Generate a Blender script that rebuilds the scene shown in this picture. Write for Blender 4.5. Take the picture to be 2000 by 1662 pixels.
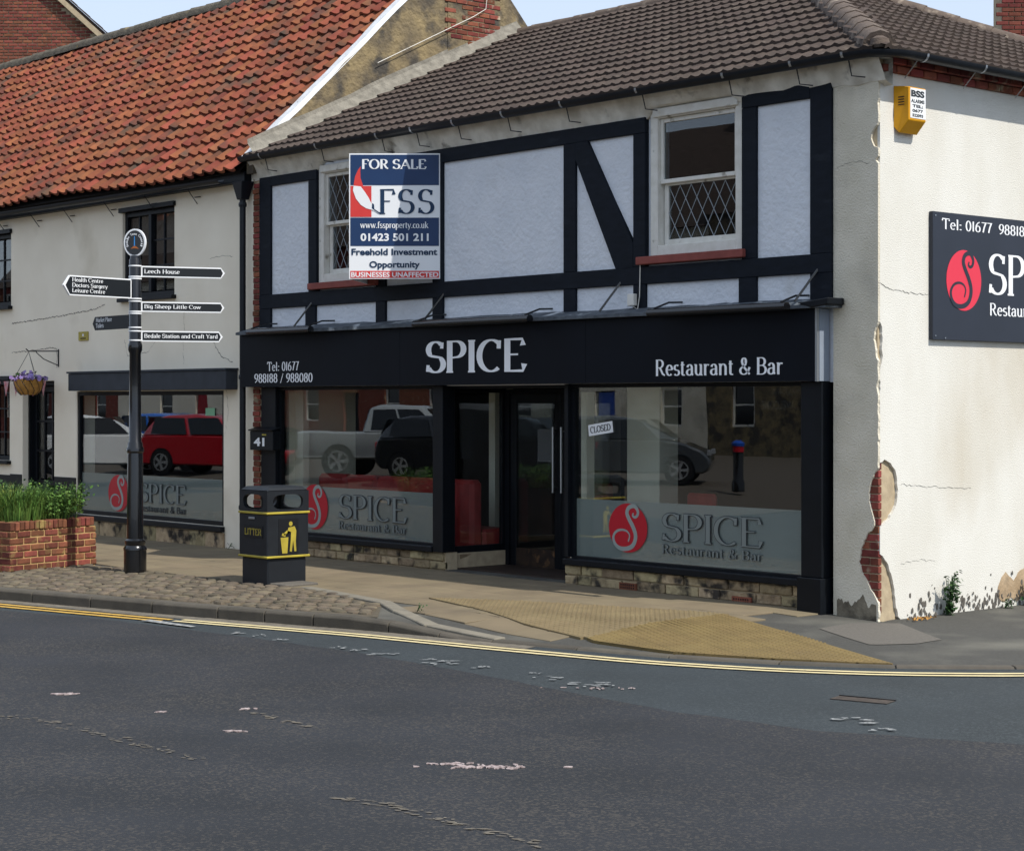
import bpy, bmesh, math, random
import numpy as np
from mathutils import Vector, Matrix
random.seed(7)
R = math.radians
for o in list(bpy.data.objects): bpy.data.objects.remove(o)
S = bpy.context.scene
COL = S.collection
# ------------------------------------------------------------------ camera
# world frame: x along the restaurant front (right +), y into the building, z up,
# origin at the building's street corner on the pavement
F_PX, CX, CY = 3762.0, 1000.0, 786.0
CAM = Vector((11.633, -14.86, 2.05))
FW = Vector((-.7526, .6585, 0)).normalized(); RT = Vector((FW.y, -FW.x, 0)); UP = Vector((0, 0, 1))
cd = bpy.data.cameras.new('camera'); camo = bpy.data.objects.new('camera', cd); COL.objects.link(camo)
cd.sensor_width = 36; cd.lens = F_PX / 2000 * 36; cd.shift_y = -45 / 2000; cd.clip_end = 2000
camo.matrix_world = Matrix(((RT.x, 0, -FW.x, CAM.x), (RT.y, 0, -FW.y, CAM.y), (0, 1, 0, CAM.z), (0, 0, 0, 1)))
S.camera = camo
# ------------------------------------------------------------------ light
SUN_EL, SUN_AZ = R(52), R(8)           # azimuth measured from +x towards +y
sd = Vector((math.cos(SUN_AZ) * math.cos(SUN_EL), math.sin(SUN_AZ) * math.cos(SUN_EL), math.sin(SUN_EL)))
sl = bpy.data.lights.new('sun', 'SUN'); sl.energy = 2.0; sl.angle = R(.6); sl.color = (1, .95, .87)
so = bpy.data.objects.new('sun', sl); COL.objects.link(so); so.rotation_euler = sd.to_track_quat('Z', 'Y').to_euler()
W = bpy.data.worlds.new('World'); S.world = W; W.use_nodes = True
nt = W.node_tree; bg = nt.nodes['Background']; sk = nt.nodes.new('ShaderNodeTexSky'); sk.sky_type = 'NISHITA'
sk.sun_disc = False; sk.sun_elevation = SUN_EL; sk.sun_rotation = math.pi / 2 - SUN_AZ; sk.dust_density = 1.0; sk.air_density = 1.0
hz = nt.nodes.new('ShaderNodeMix'); hz.data_type = 'RGBA'; hz.inputs[0].default_value = .88; hz.inputs[7].default_value = (1.78, 2.05, 2.5, 1)   # an even milky veil over the blue
nt.links.new(sk.outputs[0], hz.inputs[6]); nt.links.new(hz.outputs[2], bg.inputs[0]); bg.inputs[1].default_value = .15
vs = S.view_settings; vs.view_transform = 'Standard'; vs.look = 'None'; vs.gamma = 1; vs.exposure = 1.28; vs.use_curve_mapping = False

# ------------------------------------------------------------------ pixel helpers (2000 x 1662 photo)
def ray(px, py): return FW + RT * ((px - CX) / F_PX) + UP * ((CY - py) / F_PX)
def on_y(px, py, y): d = ray(px, py); return CAM + d * ((y - CAM.y) / d.y)
def on_x(px, py, x): d = ray(px, py); return CAM + d * ((x - CAM.x) / d.x)
def on_z(px, py, z): d = ray(px, py); return CAM + d * ((z - CAM.z) / d.z)
def at_depth(px, py, t): return CAM + ray(px, py) * t
def project(p):
    q = Vector(p) - CAM; t = q.dot(FW)
    if t < .1: return (-9999, -9999, t)
    return (CX + F_PX * q.dot(RT) / t, CY - F_PX * q.z / t, t)
def X(px, y=0.0): return on_y(px, CY, y).x

# ------------------------------------------------------------------ materials
def lin(c):
    if isinstance(c, str): c = tuple(int(c[i:i + 2], 16) / 255 for i in (0, 2, 4))
    return tuple((v / 12.92 if v <= .04045 else ((v + .055) / 1.055) ** 2.4) for v in c) + (1,)
MATS = {}
def mat(name, c1, c2=None, rough=.8, scale=4.0, detail=5, bump=0.0, bscale=60.0, rnd=0.0, c3=None, c3scale=.7, c3lo=.55, c3hi=.7, spec=.3, metal=0, stretch=None, coat=0, bdist=.004):
    if name in MATS: return MATS[name]
    m = bpy.data.materials.new(name); m.use_nodes = True; MATS[name] = m
    n, l = m.node_tree.nodes, m.node_tree.links; b = n['Principled BSDF']
    b.inputs['Roughness'].default_value = rough; b.inputs['Specular IOR Level'].default_value = spec; b.inputs['Metallic'].default_value = metal
    b.inputs['Coat Weight'].default_value = coat
    geo = n.new('ShaderNodeNewGeometry'); pos = geo.outputs['Position']
    if stretch:
        mp = n.new('ShaderNodeMapping'); mp.inputs['Scale'].default_value = stretch; l.new(pos, mp.inputs[0]); pos = mp.outputs[0]
    col = None
    rgb = n.new('ShaderNodeRGB'); rgb.outputs[0].default_value = lin(c1); col = rgb.outputs[0]
    def noise(sc, det, p=pos):
        t = n.new('ShaderNodeTexNoise'); t.inputs['Scale'].default_value = sc; t.inputs['Detail'].default_value = det; l.new(p, t.inputs['Vector']); return t.outputs[0]
    def ramp(x, lo, hi):
        r = n.new('ShaderNodeMapRange'); r.inputs[1].default_value = lo; r.inputs[2].default_value = hi; l.new(x, r.inputs[0]); return r.outputs[0]
    def mix(f, a, c):
        k = n.new('ShaderNodeMix'); k.data_type = 'RGBA'; l.new(f, k.inputs[0]); l.new(a, k.inputs[6])
        if isinstance(c, tuple): k.inputs[7].default_value = c
        else: l.new(c, k.inputs[7])
        return k.outputs[2]
    if c2: col = mix(ramp(noise(scale, detail), .32, .68), col, lin(c2))
    if c3: col = mix(ramp(noise(c3scale, 8), c3lo, c3hi), col, lin(c3))
    if rnd:
        oi = n.new('ShaderNodeObjectInfo'); ad = n.new('ShaderNodeMath'); ad.operation = 'ADD'
        l.new(oi.outputs['Random'], ad.inputs[0]); l.new(geo.outputs['Random Per Island'], ad.inputs[1])
        fr = n.new('ShaderNodeMath'); fr.operation = 'FRACT'; l.new(ad.outputs[0], fr.inputs[0])
        hs = n.new('ShaderNodeHueSaturation'); l.new(col, hs.inputs['Color'])
        l.new(ramp(fr.outputs[0], 0, 1), hs.inputs['Value'])
        mr = hs.inputs['Value'].links[0].from_node; mr.inputs[3].default_value = 1 - rnd; mr.inputs[4].default_value = 1 + rnd * .8
        m2 = n.new('ShaderNodeMath'); m2.operation = 'MULTIPLY'; m2.inputs[1].default_value = 7.31; l.new(fr.outputs[0], m2.inputs[0])
        f2 = n.new('ShaderNodeMath'); f2.operation = 'FRACT'; l.new(m2.outputs[0], f2.inputs[0])
        r2 = ramp(f2.outputs[0], 0, 1); r2.node.inputs[3].default_value = .5 - rnd * .045; r2.node.inputs[4].default_value = .5 + rnd * .045; l.new(r2, hs.inputs['Hue'])
        col = hs.outputs[0]
    l.new(col, b.inputs['Base Color'])
    if bump:
        bm_ = n.new('ShaderNodeBump'); bm_.inputs['Strength'].default_value = bump; bm_.inputs['Distance'].default_value = bdist
        l.new(noise(bscale, 6, geo.outputs['Position']), bm_.inputs['Height']); l.new(bm_.outputs[0], b.inputs['Normal'])
    return m
def glass_mat(name, ior=1.9, tint=(.9, .93, .93)):
    m = bpy.data.materials.new(name); m.use_nodes = True; MATS[name] = m
    n, l = m.node_tree.nodes, m.node_tree.links; n.remove(n['Principled BSDF'])
    tr = n.new('ShaderNodeBsdfTransparent'); tr.inputs[0].default_value = (*tint, 1)
    gl = n.new('ShaderNodeBsdfGlossy'); gl.inputs['Roughness'].default_value = .002
    fr = n.new('ShaderNodeFresnel'); fr.inputs[0].default_value = ior; mx = n.new('ShaderNodeMixShader')
    nz = n.new('ShaderNodeTexNoise'); nz.inputs['Scale'].default_value = .9; ge = n.new('ShaderNodeNewGeometry'); l.new(ge.outputs['Position'], nz.inputs['Vector'])
    bp = n.new('ShaderNodeBump'); bp.inputs['Strength'].default_value = .012; bp.inputs['Distance'].default_value = .05; l.new(nz.outputs[0], bp.inputs['Height']); l.new(bp.outputs[0], gl.inputs['Normal'])
    mr = n.new('ShaderNodeMix'); mr.inputs[2].default_value = ior; mr.inputs[3].default_value = 1 / ior; l.new(ge.outputs['Backfacing'], mr.inputs[0]); l.new(mr.outputs[0], fr.inputs[0])
    l.new(fr.outputs[0], mx.inputs[0]); l.new(tr.outputs[0], mx.inputs[1]); l.new(gl.outputs[0], mx.inputs[2]); l.new(mx.outputs[0], n['Material Output'].inputs[0])
    return m
def film_mat(name, col, alpha):
    m = bpy.data.materials.new(name); m.use_nodes = True; MATS[name] = m
    b = m.node_tree.nodes['Principled BSDF']; b.inputs['Base Color'].default_value = lin(col); b.inputs['Alpha'].default_value = alpha; b.inputs['Roughness'].default_value = .45
    return m
M = {}
M['cream'] = mat('cream_render', 'f2e9d6', 'e9dfcb', .9, 1.3, bump=.35, bscale=45, c3='d3c8b2', c3scale=.8, c3lo=.6, c3hi=.78)
M['panel'] = mat('white_rough_plaster', 'dadde2', 'd1d5db', .9, 3, bump=.9, bscale=16, c3='b4b3ae', c3scale=1.3, c3lo=.62, c3hi=.8, bdist=.02)
M['coving'] = mat('dirty_white_plaster', 'e2ded3', 'bdb7aa', .95, 5, bump=.8, bscale=25, c3='4d473d', c3scale=4, c3lo=.6, c3hi=.75, bdist=.01)
M['render'] = mat('white_pebble_render', 'd8d6ce', 'd0cdc3', .95, 2, bump=.55, bscale=85, c3='bfb7a6', c3scale=.6, c3lo=.55, c3hi=.75, stretch=(1, 1, .45), bdist=.012)
M['render_grey'] = mat('grey_pebble_render', 'ddd5c3', 'cbc3af', .95, 2.4, bump=1, bscale=55, c3='a09a8d', c3scale=1.1, c3lo=.55, c3hi=.8, bdist=.014)
M['undercoat'] = mat('tan_undercoat', 'b59f82', '9a8468', .95, 5, bump=.6, bscale=40, c3='6f6455', c3scale=3, c3lo=.6, c3hi=.75, bdist=.01)
M['timber'] = mat('black_painted_timber', '181d26', '13181f', .6, 6, bump=.4, bscale=30, stretch=(1, 1, 3), c3='272c33', c3scale=2.5, c3lo=.62, c3hi=.8, spec=.12)
M['black'] = mat('black_paint', '0c1015', '10141a', .45, 5, bump=.05, bscale=90, spec=.2)
M['fascia'] = mat('fascia_board', '0a0e16', '0c111a', .55, 2, spec=.12)
M['gloss_black'] = mat('black_gloss_metal', '0b0c0f', '0f1013', .22, 5, spec=.5, coat=.3)
M['gutter'] = mat('black_gutter_plastic', '12161c', '191d23', .4, 8)
M['white_paint'] = mat('old_white_paint', 'dedbd3', 'd0ccc1', .6, 9, bump=.5, bscale=40, c3='8a8274', c3scale=7, c3lo=.62, c3hi=.72)
M['red_sill'] = mat('red_sill_paint', '8c4a42', '7c4039', .7, 8, bump=.3)
M['pantile'] = mat('clay_pantile', '874d35', '703d2b', .9, 5, bump=.6, bscale=60, rnd=.27, c3='4a3e34', c3scale=1.8, c3lo=.5, c3hi=.72)
M['roof_tile'] = mat('brown_concrete_tile', '4f443d', '423934', .95, 8, bump=.6, bscale=90, rnd=.16, c3='6b6057', c3scale=9, c3lo=.6, c3hi=.8)
M['deck'] = mat('dark_roof_felt', '1c1816', None, .95)
M['mortar_ridge'] = mat('lichen_ridge', '6b6457', '4f4a40', .95, 8, bump=1, bscale=35, c3='a89255', c3scale=2.2, c3lo=.64, c3hi=.72, bdist=.015)
M['ridge_brown'] = mat('brown_ridge_tile', '665a50', '564b44', .95, 9, bump=.7, bscale=50, c3='9c8f80', c3scale=6, c3lo=.6, c3hi=.75, bdist=.01)
M['gable'] = mat('lichened_gable', '8c7c5c', '5f5648', .95, 3.6, bump=1, bscale=14, c3='49453f', c3scale=2.6, c3lo=.5, c3hi=.62, bdist=.03)
M['fillet'] = mat('grey_mortar_fillet', '8b867b', '6f6b62', .95, 9, bump=.9, bscale=30, bdist=.015)
M['flashing'] = mat('white_flashing', 'd8dadb', 'c2c4c6', .6, 8, bump=.4, bscale=30, bdist=.01)
M['brick'] = mat('red_brick', '8a4f3d', '6f4034', .9, 12, bump=.6, bscale=70, rnd=.32)
M['brick_old'] = mat('old_brick', '84483a', '6a3b30', .95, 9, bump=.9, bscale=50, rnd=.38, c3='a39a82', c3scale=5, c3lo=.6, c3hi=.72)
M['brick_plant'] = mat('planter_brick', '804a39', '653a2f', .9, 10, bump=.9, bscale=60, rnd=.38, c3='8f7a4c', c3scale=6, c3lo=.56, c3hi=.7)
M['mortar'] = mat('mortar', 'b9a98c', 'a3937a', .95, 10, bump=.5)
M['mortar_tan'] = mat('tan_mortar', 'bb9a6a', 'a6875c', .95, 10, bump=.5)
M['stone'] = mat('cream_stone', 'b09e7c', '8e7d60', .95, 7, bump=1, bscale=22, rnd=.34, c3='3a352e', c3scale=4.5, c3lo=.5, c3hi=.62, bdist=.02)
M['cobble'] = mat('cobble_stone', '6b604f', '575045', .9, 7, bump=.8, bscale=30, rnd=.3, bdist=.01)
M['joint'] = mat('cobble_joint', '5d5547', '4c463b', .95, 8, bump=.6)
M['kerb'] = mat('kerb_stone', '565148', '49453e', .9, 6, bump=.6, bscale=60, rnd=.12, c3='57524a', c3scale=3, c3lo=.6, c3hi=.8)
M['flag'] = mat('buff_flagstone', '7a6e58', '6e6350', .9, 2.5, bump=.3, bscale=80, rnd=.07, c3='5d5446', c3scale=.9, c3lo=.56, c3hi=.8)
M['tactile'] = mat('buff_tactile', '7b6d50', '6f6147', .9, 3, bump=.3, bscale=80, rnd=.06)
M['tactile_y'] = mat('yellow_tactile', '75643f', '6a5a39', .9, 3, bump=.3, bscale=80, rnd=.06, c3='6d6048', c3scale=1.2, c3lo=.62, c3hi=.8)
M['footway'] = mat('grey_footway_tarmac', '4a4945', '42413d', .95, 30, bump=.6, bscale=150, c3='636159', c3scale=.8, c3lo=.5, c3hi=.7)
M['footpatch'] = mat('pale_footway_patch', '65615a', '5a5650', .95, 40, bump=.5, bscale=150)
def asphalt(name, c1, c2, speck, amount):
    m = mat(name, c1, c2, .85, .9, 8, bump=.5, bscale=130)
    n, l = m.node_tree.nodes, m.node_tree.links; b = n['Principled BSDF']; src = b.inputs['Base Color'].links[0].from_socket
    g = n.new('ShaderNodeNewGeometry')
    v = n.new('ShaderNodeTexVoronoi'); v.inputs['Scale'].default_value = 66; l.new(g.outputs['Position'], v.inputs['Vector'])
    wn = n.new('ShaderNodeSeparateColor'); l.new(v.outputs['Color'], wn.inputs[0])
    nz = n.new('ShaderNodeTexNoise'); nz.inputs['Scale'].default_value = .8; nz.inputs['Detail'].default_value = 4; l.new(g.outputs['Position'], nz.inputs['Vector'])
    ad = n.new('ShaderNodeMath'); ad.operation = 'MULTIPLY_ADD'; l.new(nz.outputs[0], ad.inputs[0]); ad.inputs[1].default_value = .75; l.new(wn.outputs[0], ad.inputs[2])
    r = n.new('ShaderNodeMapRange'); r.inputs[1].default_value = 1.0; r.inputs[2].default_value = 1.4; r.inputs[4].default_value = amount; l.new(ad.outputs[0], r.inputs[0])
    k = n.new('ShaderNodeMix'); k.data_type = 'RGBA'; l.new(r.outputs[0], k.inputs[0]); l.new(src, k.inputs[6]); k.inputs[7].default_value = lin(speck); l.new(k.outputs[2], b.inputs['Base Color'])
    return m
M['asphalt'] = asphalt('dark_asphalt', '2a2c30', '232528', '4e4942', .6)
M['asphalt_old'] = asphalt('blue_grey_asphalt', '32383b', '2d3234', '4b5152', .45)
M['line_yellow'] = mat('yellow_line', 'c9a24a', 'b08e45', .8, 14, c3='6b675c', c3scale=9, c3lo=.62, c3hi=.72)
M['line_cream'] = mat('cream_line', 'd8c89a', 'c9ba90', .8, 14, c3='7b776b', c3scale=9, c3lo=.66, c3hi=.76)
M['worn_white'] = mat('worn_white_paint', 'a3a4a2', '5f6263', .8, 22, bump=.3)
M['smear'] = mat('pale_scrap', 'b5a8a5', '6f5f5c', .8, 40, bump=.6)
M['seam'] = mat('tar_seam', '746d61', '5a554c', .9, 14)
M['iron'] = mat('rusty_iron', '4d443d', '3c3631', .7, 20, bump=.5)
M['yellow_plastic'] = mat('yellow_plastic', 'd99a10', 'cf920d', .35, 3)
M['white'] = mat('white_vinyl', 'e4e6e8', None, .5); M['offwhite'] = mat('silver_lettering', 'f0f2f5', None, .45)
M['navy'] = mat('navy_print', '1c3358', '1f3960', .4, 2); M['navy_text'] = mat('navy_lettering', '17324f', None, .5)
M['redprint'] = mat('red_print', 'd2403c', 'c93a37', .45, 3); M['redlogo'] = mat('red_vinyl', 'b01c2b', None, .4); M['redsign'] = mat('coral_red_print', 'd4364a', None, .45)
M['letter_fill'] = mat('etched_letter', '767d7b', None, .6); M['grey_line'] = mat('grey_vinyl', '8f9794', None, .5); M['dark_line'] = mat('dark_outline', '2a2f33', None, .5)
M['gold'] = mat('gold_print', 'b0a03f', '9a8a35', .45, 8); M['bin'] = mat('charcoal_bin_plastic', '1f2328', '1b1e23', .5, 8, bump=.25, bscale=120)
M['alu'] = mat('brushed_aluminium', 'a8adb3', None, .35, metal=.8); M['steel'] = mat('steel_handle', 'b5b8bb', None, .3, metal=1)
M['panel_grey'] = mat('grey_end_panel', '8a93a0', '7d8692', .45, 2); M['lead'] = mat('grey_lead', '5c636a', '3f444a', .7, 9, bump=.6, bscale=30, c3='b9bdbf', c3scale=4, c3lo=.58, c3hi=.68, bdist=.01)
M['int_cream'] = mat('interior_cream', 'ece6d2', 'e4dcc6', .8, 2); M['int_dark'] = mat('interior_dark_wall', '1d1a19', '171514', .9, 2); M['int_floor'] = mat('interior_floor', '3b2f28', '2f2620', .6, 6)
M['leather'] = mat('red_leather', 'b03634', '9c2c2c', .45, 7, bump=.2, bscale=30); M['dark_leather'] = mat('dark_red_leather', '571b1e', None, .5)
M['wood_worn'] = mat('worn_brown_wood', '3c2d22', '221b17', .7, 9, bump=.6, c3='6a4d33', c3scale=8, c3lo=.58, c3hi=.7)
M['leaf'] = mat('green_leaf', '5c7a35', '4a6a2c', .7, 8, rnd=.35); M['leaf_dark'] = mat('dark_leaf', '38552c', '2f4a26', .65, 8, rnd=.3); M['leaf_lime'] = mat('pale_grass_leaf', '8d9a4a', '74843c', .7, 6, rnd=.3)
M['soil'] = mat('soil', '352a20', '2a2119', .95, 12); M['basket'] = mat('coir_basket', 'b98a4a', '9c7238', .95, 20, bump=.9, bscale=60); M['flower'] = mat('lilac_flower', 'a08bc0', '8a74ae', .7, 20, rnd=.3); M['flower_y'] = mat('yellow_flower', 'd9b420', None, .7)
M['bunting'] = mat('bunting_cloth', 'c06468', 'b8a4a6', .9, 22); M['wire'] = mat('dark_wire', '22242a', None, .6)
M['pale_curtain'] = mat('pale_blind', 'a89c8c', '94887a', .9, 4)
M['tyre'] = mat('tyre_rubber', '15161a', None, .8); M['rim'] = mat('alloy_rim', 'b9bcc0', None, .3, metal=.7); M['car_glass'] = mat('car_glass', '0c1014', None, .05, spec=.6)
M['slate'] = mat('slate_board', '2d3239', '363b43', .65, 5, bump=.3)
M['sett_road'] = mat('market_setts', '5d564d', '4c463f', .9, 9, bump=.6)
M['glass'] = glass_mat('window_glass'); M['glass_up'] = glass_mat('upper_window_glass', 1.8, (.72, .76, .78))
M['frost'] = film_mat('frosted_film', 'aab0ac', .68); M['ghost'] = film_mat('ghost_lettering', '9aa0a3', .16)

# ------------------------------------------------------------------ mesh builder
OFF = {}
class MB:
    def __init__(s): s.v, s.f = [], []
    def add(s, vs, fs):
        k = len(s.v); s.v += [tuple(p) for p in vs]; s.f += [tuple(i + k for i in f) for f in fs]; return s
    def box(s, x0, x1, y0, y1, z0, z1):
        x0, x1 = sorted((x0, x1)); y0, y1 = sorted((y0, y1)); z0, z1 = sorted((z0, z1))
        return s.add([(x0, y0, z0), (x1, y0, z0), (x1, y1, z0), (x0, y1, z0), (x0, y0, z1), (x1, y0, z1), (x1, y1, z1), (x0, y1, z1)],
                     [(3, 2, 1, 0), (4, 5, 6, 7), (0, 1, 5, 4), (1, 2, 6, 5), (2, 3, 7, 6), (3, 0, 4, 7)])
    def quad(s, a, b, c, d): return s.add([a, b, c, d], [(0, 1, 2, 3)])
    def prism(s, poly, vec):
        "extrude a planar outline (list of 3-D points) along vec"
        n = len(poly); vec = Vector(vec); a = [Vector(p) for p in poly]; b = [p + vec for p in a]
        nrm = Vector((0, 0, 0))
        for i in range(n): nrm += a[i].cross(a[(i + 1) % n])
        idx = list(range(n))
        if nrm.dot(vec) > 0: fs = [tuple(idx[::-1]), tuple(i + n for i in idx)] + [(i, (i + 1) % n, (i + 1) % n + n, i + n) for i in idx]
        else: fs = [tuple(idx), tuple(i + n for i in idx[::-1])] + [((i + 1) % n, i, i + n, (i + 1) % n + n) for i in idx]
        return s.add(a + b, fs)
    def tube(s, path, r, n=8, cap=True):
        path = [Vector(p) for p in path]; rs = r if isinstance(r, (list, tuple)) else [r] * len(path)
        vs, fs = [], []; prev = None
        for i, p in enumerate(path):
            t = (path[min(i + 1, len(path) - 1)] - path[max(i - 1, 0)]).normalized()
            ref = Vector((0, 0, 1)) if abs(t.z) < .9 else Vector((1, 0, 0))
            if prev is not None: ref = prev
            a = (ref - t * ref.dot(t)).normalized(); prev = a; b = t.cross(a)
            for k in range(n):
                q = 2 * math.pi * k / n; vs.append(p + (a * math.cos(q) + b * math.sin(q)) * rs[i])
        for i in range(len(path) - 1):
            for k in range(n): fs.append((i * n + k, i * n + (k + 1) % n, (i + 1) * n + (k + 1) % n, (i + 1) * n + k))
        if cap: fs.append(tuple(range(n))[::-1]); fs.append(tuple((len(path) - 1) * n + k for k in range(n)))
        return s.add(vs, fs)
    def lathe(s, prof, c, n=24):
        vs, fs = [], []; c = Vector(c)
        for r, z in prof:
            for k in range(n):
                q = 2 * math.pi * k / n; vs.append(c + Vector((r * math.cos(q), r * math.sin(q), z)))
        for i in range(len(prof) - 1):
            for k in range(n): fs.append((i * n + k, i * n + (k + 1) % n, (i + 1) * n + (k + 1) % n, (i + 1) * n + k))
        fs.append(tuple(range(n))[::-1]); fs.append(tuple((len(prof) - 1) * n + k for k in range(n)))
        return s.add(vs, fs)
    def data(s, name, m, smooth=False, bevel=0, off=Vector((0, 0, 0))):
        me = bpy.data.meshes.new(name); me.from_pydata([tuple(Vector(p) - off) for p in s.v], [], s.f)
        if bevel:
            b = bmesh.new(); b.from_mesh(me)
            es = [e for e in b.edges if len(e.link_faces) == 2 and e.calc_face_angle(0) > .5]
            bmesh.ops.bevel(b, geom=es, offset=bevel, segments=1, affect='EDGES', clamp_overlap=True); b.to_mesh(me); b.free()
        me.materials.append(M[m] if isinstance(m, str) else m)
        if smooth:
            for p in me.polygons: p.use_smooth = True
            me.set_sharp_from_angle(angle=R(40))
        me.update(); return me
    def build(s, name, m, parent=None, bevel=0, smooth=False):
        off = OFF.get(parent, Vector((0, 0, 0))) if parent else Vector((0, 0, 0))
        o = bpy.data.objects.new(name, s.data(name, m, smooth, bevel, off)); COL.objects.link(o); o.parent = parent; OFF[o] = off
        return o
def tag(o, label=None, cat=None, group=None, kind=None):
    if label: o['label'] = label
    if cat: o['category'] = cat
    if group: o['group'] = group
    if kind: o['kind'] = kind
    return o
def thing(name, label, cat, loc=(0, 0, 0), group=None):
    o = bpy.data.objects.new(name, None); o.empty_display_size = .2; COL.objects.link(o); o.location = loc; OFF[o] = Vector(loc)
    return tag(o, label, cat, group)
def solo(mb, name, m, label, cat, group=None, bevel=0, smooth=False):
    "a thing that is one mesh: origin at its lowest centre"
    xs = np.array(mb.v); c = Vector(((xs[:, 0].min() + xs[:, 0].max()) / 2, (xs[:, 1].min() + xs[:, 1].max()) / 2, xs[:, 2].min()))
    o = bpy.data.objects.new(name, mb.data(name, m, smooth, bevel, c)); COL.objects.link(o); o.location = c; OFF[o] = c
    return tag(o, label, cat, group)
def struct(mb, name, m, smooth=False): return tag(mb.build(name, m, None, 0, smooth), kind='structure')
def pieces(name, me, mats_, parent, limit=300):
    "place alike pieces: the nearest `limit` in view are objects, the rest are joined to one part"
    def key(mx):
        p = project(mx.translation); inn = -30 < p[0] < 2030 and -30 < p[1] < 1690
        return p[2] + (0 if inn else 1000)
    off = OFF.get(parent, Vector((0, 0, 0))); ms = sorted(mats_, key=key)
    for mx in ms[:limit]:
        if limit < len(ms) and key(mx) > 900: break
        o = bpy.data.objects.new(name, me); COL.objects.link(o); o.parent = parent; mm = mx.copy(); mm.translation = mm.translation - off; o.matrix_local = mm
        OFF[o] = off
    else:
        ms = ms[limit:]
        if ms: join_rest(name, me, ms, parent, off)
        return
    k = ms.index(mx); join_rest(name, me, ms[k:], parent, off)
def join_rest(name, me, ms, parent, off):
    nv = len(me.vertices); co = np.zeros(nv * 3); me.vertices.foreach_get('co', co); co = co.reshape(-1, 3)
    fs = [tuple(p.vertices) for p in me.polygons]; V, Fs = [], []
    for i, mx in enumerate(ms):
        a = np.array(mx); V.append(co @ a[:3, :3].T + a[:3, 3] - np.array(off)); Fs += [tuple(q + i * nv for q in f) for f in fs]
    m2 = bpy.data.meshes.new(name + '_rest'); m2.from_pydata(np.concatenate(V).tolist(), [], Fs); m2.materials.append(me.materials[0])
    for p in m2.polygons: p.use_smooth = me.polygons[0].use_smooth
    m2.set_sharp_from_angle(angle=R(40))
    o = bpy.data.objects.new(name + '_courses', m2); COL.objects.link(o); o.parent = parent; o['kind'] = 'stuff'; OFF[o] = off
def basis(o, x, y, z): return Matrix(((x[0], y[0], z[0], o[0]), (x[1], y[1], z[1], o[1]), (x[2], y[2], z[2], o[2]), (0, 0, 0, 1)))
def wall_holes(x0, x1, z0, z1, holes, yf, yb):
    "a wall in the x-z plane from yf (street face) to yb with rectangular openings and their reveals"
    mb = MB(); xs = sorted({x0, x1, *[h[0] for h in holes], *[h[1] for h in holes]}); zs = sorted({z0, z1, *[h[2] for h in holes], *[h[3] for h in holes]})
    for i in range(len(xs) - 1):
        for j in range(len(zs) - 1):
            a, b, c, d = xs[i], xs[i + 1], zs[j], zs[j + 1]
            if any(h[0] - 1e-6 <= a and b <= h[1] + 1e-6 and h[2] - 1e-6 <= c and d <= h[3] + 1e-6 for h in holes): continue
            mb.quad((a, yf, c), (b, yf, c), (b, yf, d), (a, yf, d)); mb.quad((b, yb, c), (a, yb, c), (a, yb, d), (b, yb, d))
    for a, b, c, d in holes:
        mb.quad((a, yf, c), (a, yb, c), (b, yb, c), (b, yf, c)); mb.quad((a, yf, d), (b, yf, d), (b, yb, d), (a, yb, d))
        mb.quad((a, yf, c), (a, yf, d), (a, yb, d), (a, yb, c)); mb.quad((b, yf, c), (b, yb, c), (b, yb, d), (b, yf, d))
    for x in (x0, x1): mb.quad((x, yf, z0), (x, yb, z0), (x, yb, z1), (x, yf, z1))
    return mb
def frame_rect(mb, x0, x1, z0, z1, t, yf, yb):
    mb.box(x0, x0 + t, yf, yb, z0, z1); mb.box(x1 - t, x1, yf, yb, z0, z1)
    mb.box(x0 + t, x1 - t, yf, yb, z0, z0 + t); mb.box(x0 + t, x1 - t, yf, yb, z1 - t, z1)

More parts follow.
